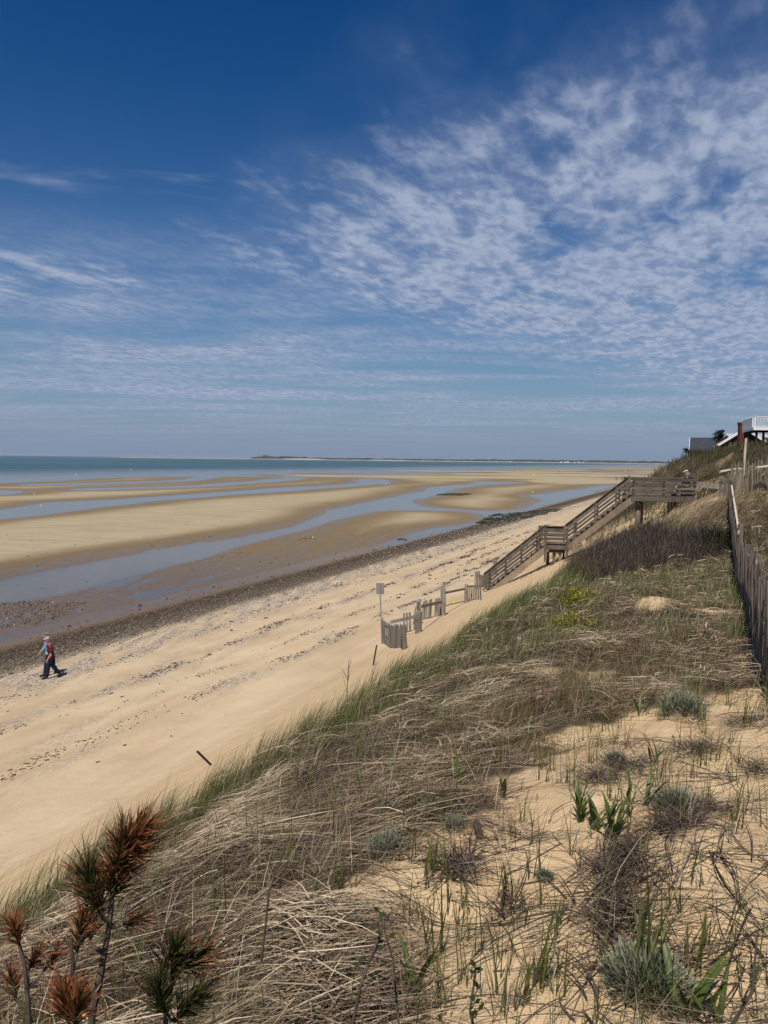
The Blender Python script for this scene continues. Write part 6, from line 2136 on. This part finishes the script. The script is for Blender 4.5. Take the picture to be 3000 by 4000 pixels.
def lumps(x, y, size, flat, v, g, shape='ico', stretch=1.0, sink=0.3):
    B, Fb = (_ico, _icof) if shape == 'ico' else (_oct, _octf)
    n, k = len(x), len(B)
    z = ground(x, y)
    D = B[None] * (1 + 0.28 * (g.random((n, k, 1)) - 0.5)) * size[:, None, None]
    D = D * np.stack([1 + (stretch - 1) * np.ones(n), np.ones(n), flat], -1)[:, None, :]
    a = g.random(n) * 6.28 if stretch < 1.5 else math.pi / 2 - AZ + g.normal(0, 0.5, n)
    X = D[..., 0] * np.cos(a)[:, None] - D[..., 1] * np.sin(a)[:, None]
    Y = D[..., 0] * np.sin(a)[:, None] + D[..., 1] * np.cos(a)[:, None]
    V = np.stack([X + x[:, None], Y + y[:, None], D[..., 2] + (z + size * flat * (1 - sink) * 0.6)[:, None]], -1).reshape(-1, 3)
    T = (Fb[None] + (np.arange(n) * k)[:, None, None]).reshape(-1, 3)
    return V, T, np.zeros((0, 4), int), {'v': np.repeat(v, k)}


def build_stones():
    g = np.random.default_rng(41)
    parts = []
    # the band of cobbles along the tide line
    n = 30000
    s = 6 + 150 * g.random(n) ** 1.8
    t = 28.9 + g.normal(0, 1.45, n) + 0.35 * fbm(s / 6, s * 0, 2) * 2
    x, y = xy_of(s, t); r = np.hypot(x, y)
    keep = g.random(n) < sstep(fbm(s / 3, t / 0.8, 3), -0.45, 0.15)
    x, y, r, t = x[keep], y[keep], r[keep], t[keep]; n = len(x)
    size = (0.022 + 0.060 * g.random(n) ** 2.5) * np.clip(r / 55, 0.9, 1.8)
    parts.append(lumps(x, y, size, 0.45 + 0.3 * g.random(n), np.clip(0.30 + g.normal(0, 0.22, n) + 0.12 * (t < 28), 0, 1), g, 'oct'))
    # shingle above it, finer
    n = 12000
    s = 6 + 110 * g.random(n) ** 1.7
    t = 21 + 8 * g.random(n) ** 0.7
    x, y = xy_of(s, t); r = np.hypot(x, y)
    keep = g.random(n) < sstep(fbm(s / 5, t / 1.0, 3), -0.1, 0.35)
    x, y, r = x[keep], y[keep], r[keep]; n = len(x)
    parts.append(lumps(x, y, (0.010 + 0.025 * g.random(n) ** 2) * np.clip(r / 45, 0.9, 1.8), 0.5 * np.ones(n), np.clip(0.55 + g.normal(0, 0.25, n), 0, 1), g, 'oct'))
    # stones and weed lumps strewn on the muddy corner at the left
    P = np.array([at_z(a, b, 0.05).xy[:] for a, b in [(-150, 2360), (120, 2345), (330, 2350), (260, 2400), (120, 2440), (-150, 2470)]])
    q = in_poly(P, 1300, g)
    parts.append(lumps(q[:, 0], q[:, 1], 0.03 + 0.07 * g.random(1300) ** 2.2, 0.5 * np.ones(1300), np.clip(0.35 + g.normal(0, 0.22, 1300), 0, 1), g, 'oct'))
    V, T, Q, at = merge(parts)
    o = np_mesh('shingle', V, tris=T, mat=M['stone'], attrs=at)
    tag(o, 'band of brown and pale cobbles along the tide line', 'stones', kind='stuff')
    print('stone tris', len(T))
    # wrack lines
    parts = []
    n = 17000
    line = g.choice(4, n, p=[0.36, 0.14, 0.34, 0.16])
    s = 3 + 95 * g.random(n) ** 1.5
    t0 = np.array([14.5, 16.4, 18.8, 22.6])[line] + 0.45 * np.sin(s / np.array([7., 9., 6., 8.])[line] + line)
    t = t0 + g.normal(0, 0.26, n) * np.array([1.0, 0.8, 1.1, 1.8])[line]
    keep = g.random(n) < sstep(fbm(s / 3.0 + line * 7, t / 0.9, 3), -0.15, 0.40)
    s, t = s[keep], t[keep]; n = len(s)
    x, y = xy_of(s, t); r = np.hypot(x, y)
    parts.append(lumps(x, y, (0.010 + 0.030 * g.random(n) ** 2) * np.clip(r / 30, 0.8, 2.0), 0.3 + 0.3 * g.random(n), np.clip(0.4 + g.normal(0, 0.28, n), 0, 1), g, 'oct', 2.2, 0.2))
    # bigger dark clots
    n = 110
    s = 4 + 85 * g.random(n) ** 1.4; t = 12.5 + 16 * g.random(n)
    x, y = xy_of(s, t); r = np.hypot(x, y)
    parts.append(lumps(x, y, (0.03 + 0.07 * g.random(n) ** 2) * np.clip(r / 35, 0.7, 1.7), 0.30 * np.ones(n), np.clip(0.25 + g.normal(0, 0.2, n), 0, 1), g, 'ico', 2.0, 0.2))
    V, T, Q, at = merge(parts)
    o = np_mesh('wrack', V, tris=T, mat=M['wrack'], attrs=at)
    tag(o, 'lines of dried dark seaweed bits along the upper beach', 'seaweed', kind='stuff')
    n = 1600
    s = 3 + 70 * g.random(n) ** 1.5; t = 12 + 19 * g.random(n)
    x, y = xy_of(s, t); r = np.hypot(x, y)
    V, T, Q, at = lumps(x, y, (0.012 + 0.022 * g.random(n) ** 2) * np.clip(r / 30, 0.7, 1.6), 0.4 * np.ones(n), g.random(n), g, 'oct')
    o = np_mesh('shell_bits', V, tris=T, mat=M['shell'], attrs=at)
    tag(o, 'pale broken shells scattered over the beach', 'shells', kind='stuff')
    # green-black weed where the channel meets the stones
    P = np.array([at_z(a, b, 0.05).xy[:] for a, b in [(1860, 2040), (1930, 2008), (2020, 2000), (2120, 1996), (2200, 2000), (2150, 2020), (2060, 2035), (1980, 2050), (1900, 2062)]])
    q = in_poly(P, 1500, g)
    k = fbm(q[:, 0] / 4, q[:, 1] / 3, 2) > -0.12
    q = q[k]; n = len(q)
    V, T, Q, at = lumps(q[:, 0], q[:, 1], 0.10 + 0.28 * g.random(n) ** 2, 0.16 + 0.15 * g.random(n), g.random(n), g, 'oct', 1.7, 0.0)
    V[:, 2] = np.maximum(V[:, 2], 0.005) + 0.02
    o = np_mesh('seaweed_bed', V, tris=T, mat=M['weed'], attrs=at)
    tag(o, 'green-black seaweed bed at the foot of the stones left of the staircase', 'seaweed', kind='stuff')
    # thin green strip on the sandbar
    P = np.array([at_z(a, b, 0.2).xy[:] for a, b in [(1702, 1931), (1760, 1927), (1838, 1929), (1800, 1934)]])
    q = in_poly(P, 700, g); n = len(q)
    V, T, Q, at = lumps(q[:, 0], q[:, 1], 0.25 + 0.25 * g.random(n), 0.35 * np.ones(n), 0.6 + 0.4 * g.random(n), g, 'oct', 1.5, 0.0)
    V[:, 2] = np.maximum(V[:, 2], 0.0) + 0.03
    o = np_mesh('eelgrass', V, tris=T, mat=M['weed'], attrs=at)
    tag(o, 'thin dark green strip of eelgrass on the sandbar', 'seaweed', kind='stuff')
    # dark bits and puddle weed on the flats near by
    n = 420
    s = 12 + 90 * g.random(n); t = 32 + 45 * g.random(n) ** 1.6
    x, y = xy_of(s, t)
    V, T, Q, at = lumps(x, y, 0.03 + 0.09 * g.random(n) ** 2.5, 0.3 * np.ones(n), g.random(n) * 0.7, g, 'oct', 2.0, 0.1)
    o = np_mesh('flat_weed', V, tris=T, mat=M['wrack'], attrs=at)
    tag(o, 'small dark weed scraps scattered on the wet flat', 'seaweed', kind='stuff')


def build_small():
    # white mooring floats left lying on the flats
    V, Fc, n, k = [], [], 10, 6
    for i in range(k + 1):
        a = math.pi * i / k
        for q in range(n):
            b = 2 * math.pi * q / n
            V.append((math.sin(a) * math.cos(b), math.sin(a) * math.sin(b), 0.82 * math.cos(a) + 0.7))
    for i in range(k):
        for q in range(n):
            Fc.append((i * n + q, (i + 1) * n + q, (i + 1) * n + (q + 1) % n, i * n + (q + 1) % n))
    me = bpy.data.meshes.new('float')
    me.from_pydata(V, [], Fc); me.polygons.foreach_set('use_smooth', [True] * len(Fc)); me.materials.append(M['white_paint'])
    rg = MB().tube([(0, 0, 1.45), (0, 0, 1.6), (0.12, 0, 1.72), (0.24, 0, 1.6), (0.24, 0, 1.40)], [0.06] * 5, 5)
    mr = bpy.data.meshes.new('ring'); mr.from_pydata([tuple(v) for v in rg.v], [], rg.f); mr.materials.append(M['grey_metal'])
    spec = [(134, 1931, 5, 'white mooring float on the wet sand, nearest the left edge'), (160, 1974, 5, 'white mooring float in the second channel at the left'),
            (298, 1853, 4, 'white mooring float far out above the left sandbar tip'), (511, 1835, 4, 'white mooring float farthest out left of the middle'),
            (633, 1839, 3, 'small white mooring float far out, next right of the farthest left one'), (850, 1867, 4, 'white mooring float at the end of the fourth channel'),
            (1131, 1836, 4, 'white mooring float far out above the third channel'), (1508, 1893, 5, 'white mooring float at the bend of the second channel'),
            (2080, 1924, 5, 'white mooring float on the bar edge by the right-hand pool'), (2085, 1856, 6, 'white mooring float lying on the far bar above the right-hand pool'),
            (2170, 1846, 3, 'small white mooring float far out right of the middle'), (2315, 1863, 4, 'white mooring float on the far bar left of the far walkers'),
            (2443, 1843, 4, 'white mooring float far out above the far walkers'), (1222, 2103, 7, 'white mooring float at the right end of the driftwood branch')]
    for px, py, sz, lab in spec:
        p = at_z(px, py, 0.03)
        z = max(0.0, g1(p.x, p.y))
        rt = root_at('mooring_float', (p.x, p.y, z - 0.02), lab, 'float', 'white floats on the flats')
        sc = sz / F * p.y / 2 * 0.9
        for m_, nm in ((me, 'float'), (mr, 'ring')):
            o = bpy.data.objects.new(nm, m_); col.objects.link(o); o.parent = rt; o.scale = (sc,) * 3
    # driftwood branches
    for pts, lab, rr in (([(1165, 2111), (1185, 2106), (1205, 2105), (1222, 2103), (1238, 2107)], 'dark driftwood branch lying in the shallow runnel', 0.07),
                         ([(1552, 2107), (1565, 2104), (1580, 2106), (1590, 2108)], 'short dark driftwood piece near the stones in the runnel', 0.06)):
        q = [at_z(a, b, 0.05) for a, b in pts]
        c = q[0]
        rt = root_at('driftwood', c, lab, 'driftwood', 'driftwood on the wet flat')
        add(rt, 'limb', MB().tube(q, [rr * (1 - 0.1 * i) for i in range(len(q))], 6, wob=.4), 'bark')
        for i in (1, 2):
            add(rt, 'snag', MB().tube([q[i], q[i] + Vector((0.25, 0.5, 0.16)), q[i] + Vector((0.35, 0.8, 0.3))], [rr * .5, rr * .4, rr * .2], 5, wob=.3), 'bark')


build_stones()
build_small()

# ------------------------------------------------------------------ sea air
def build_haze():
    m, nt = new_mat('sea_haze')
    v = nt.n('ShaderNodeVolumePrincipled', i={'Color': (0.80, 0.88, 1.0, 1), 'Density': HAZE, 'Anisotropy': 0.2})
    o = nt.n('ShaderNodeOutputMaterial')
    nt.link(v.outputs[0], o.inputs['Volume'])
    x0, x1, y0, y1, z0, z1 = -16000, 16000, -16000, 16000, -6.0, 48.0
    P = [(x0, y0, z0), (x1, y0, z0), (x1, y1, z0), (x0, y1, z0), (x0, y0, z1), (x1, y0, z1), (x1, y1, z1), (x0, y1, z1)]
    Fc = [(0, 3, 2, 1), (4, 5, 6, 7), (0, 1, 5, 4), (1, 2, 6, 5), (2, 3, 7, 6), (3, 0, 4, 7)]
    h = obj_from('haze', P, Fc, m)
    tag(h, 'thin pale sea haze over the whole bay', 'haze', kind='stuff')


HAZE = 4.0e-5
build_haze()
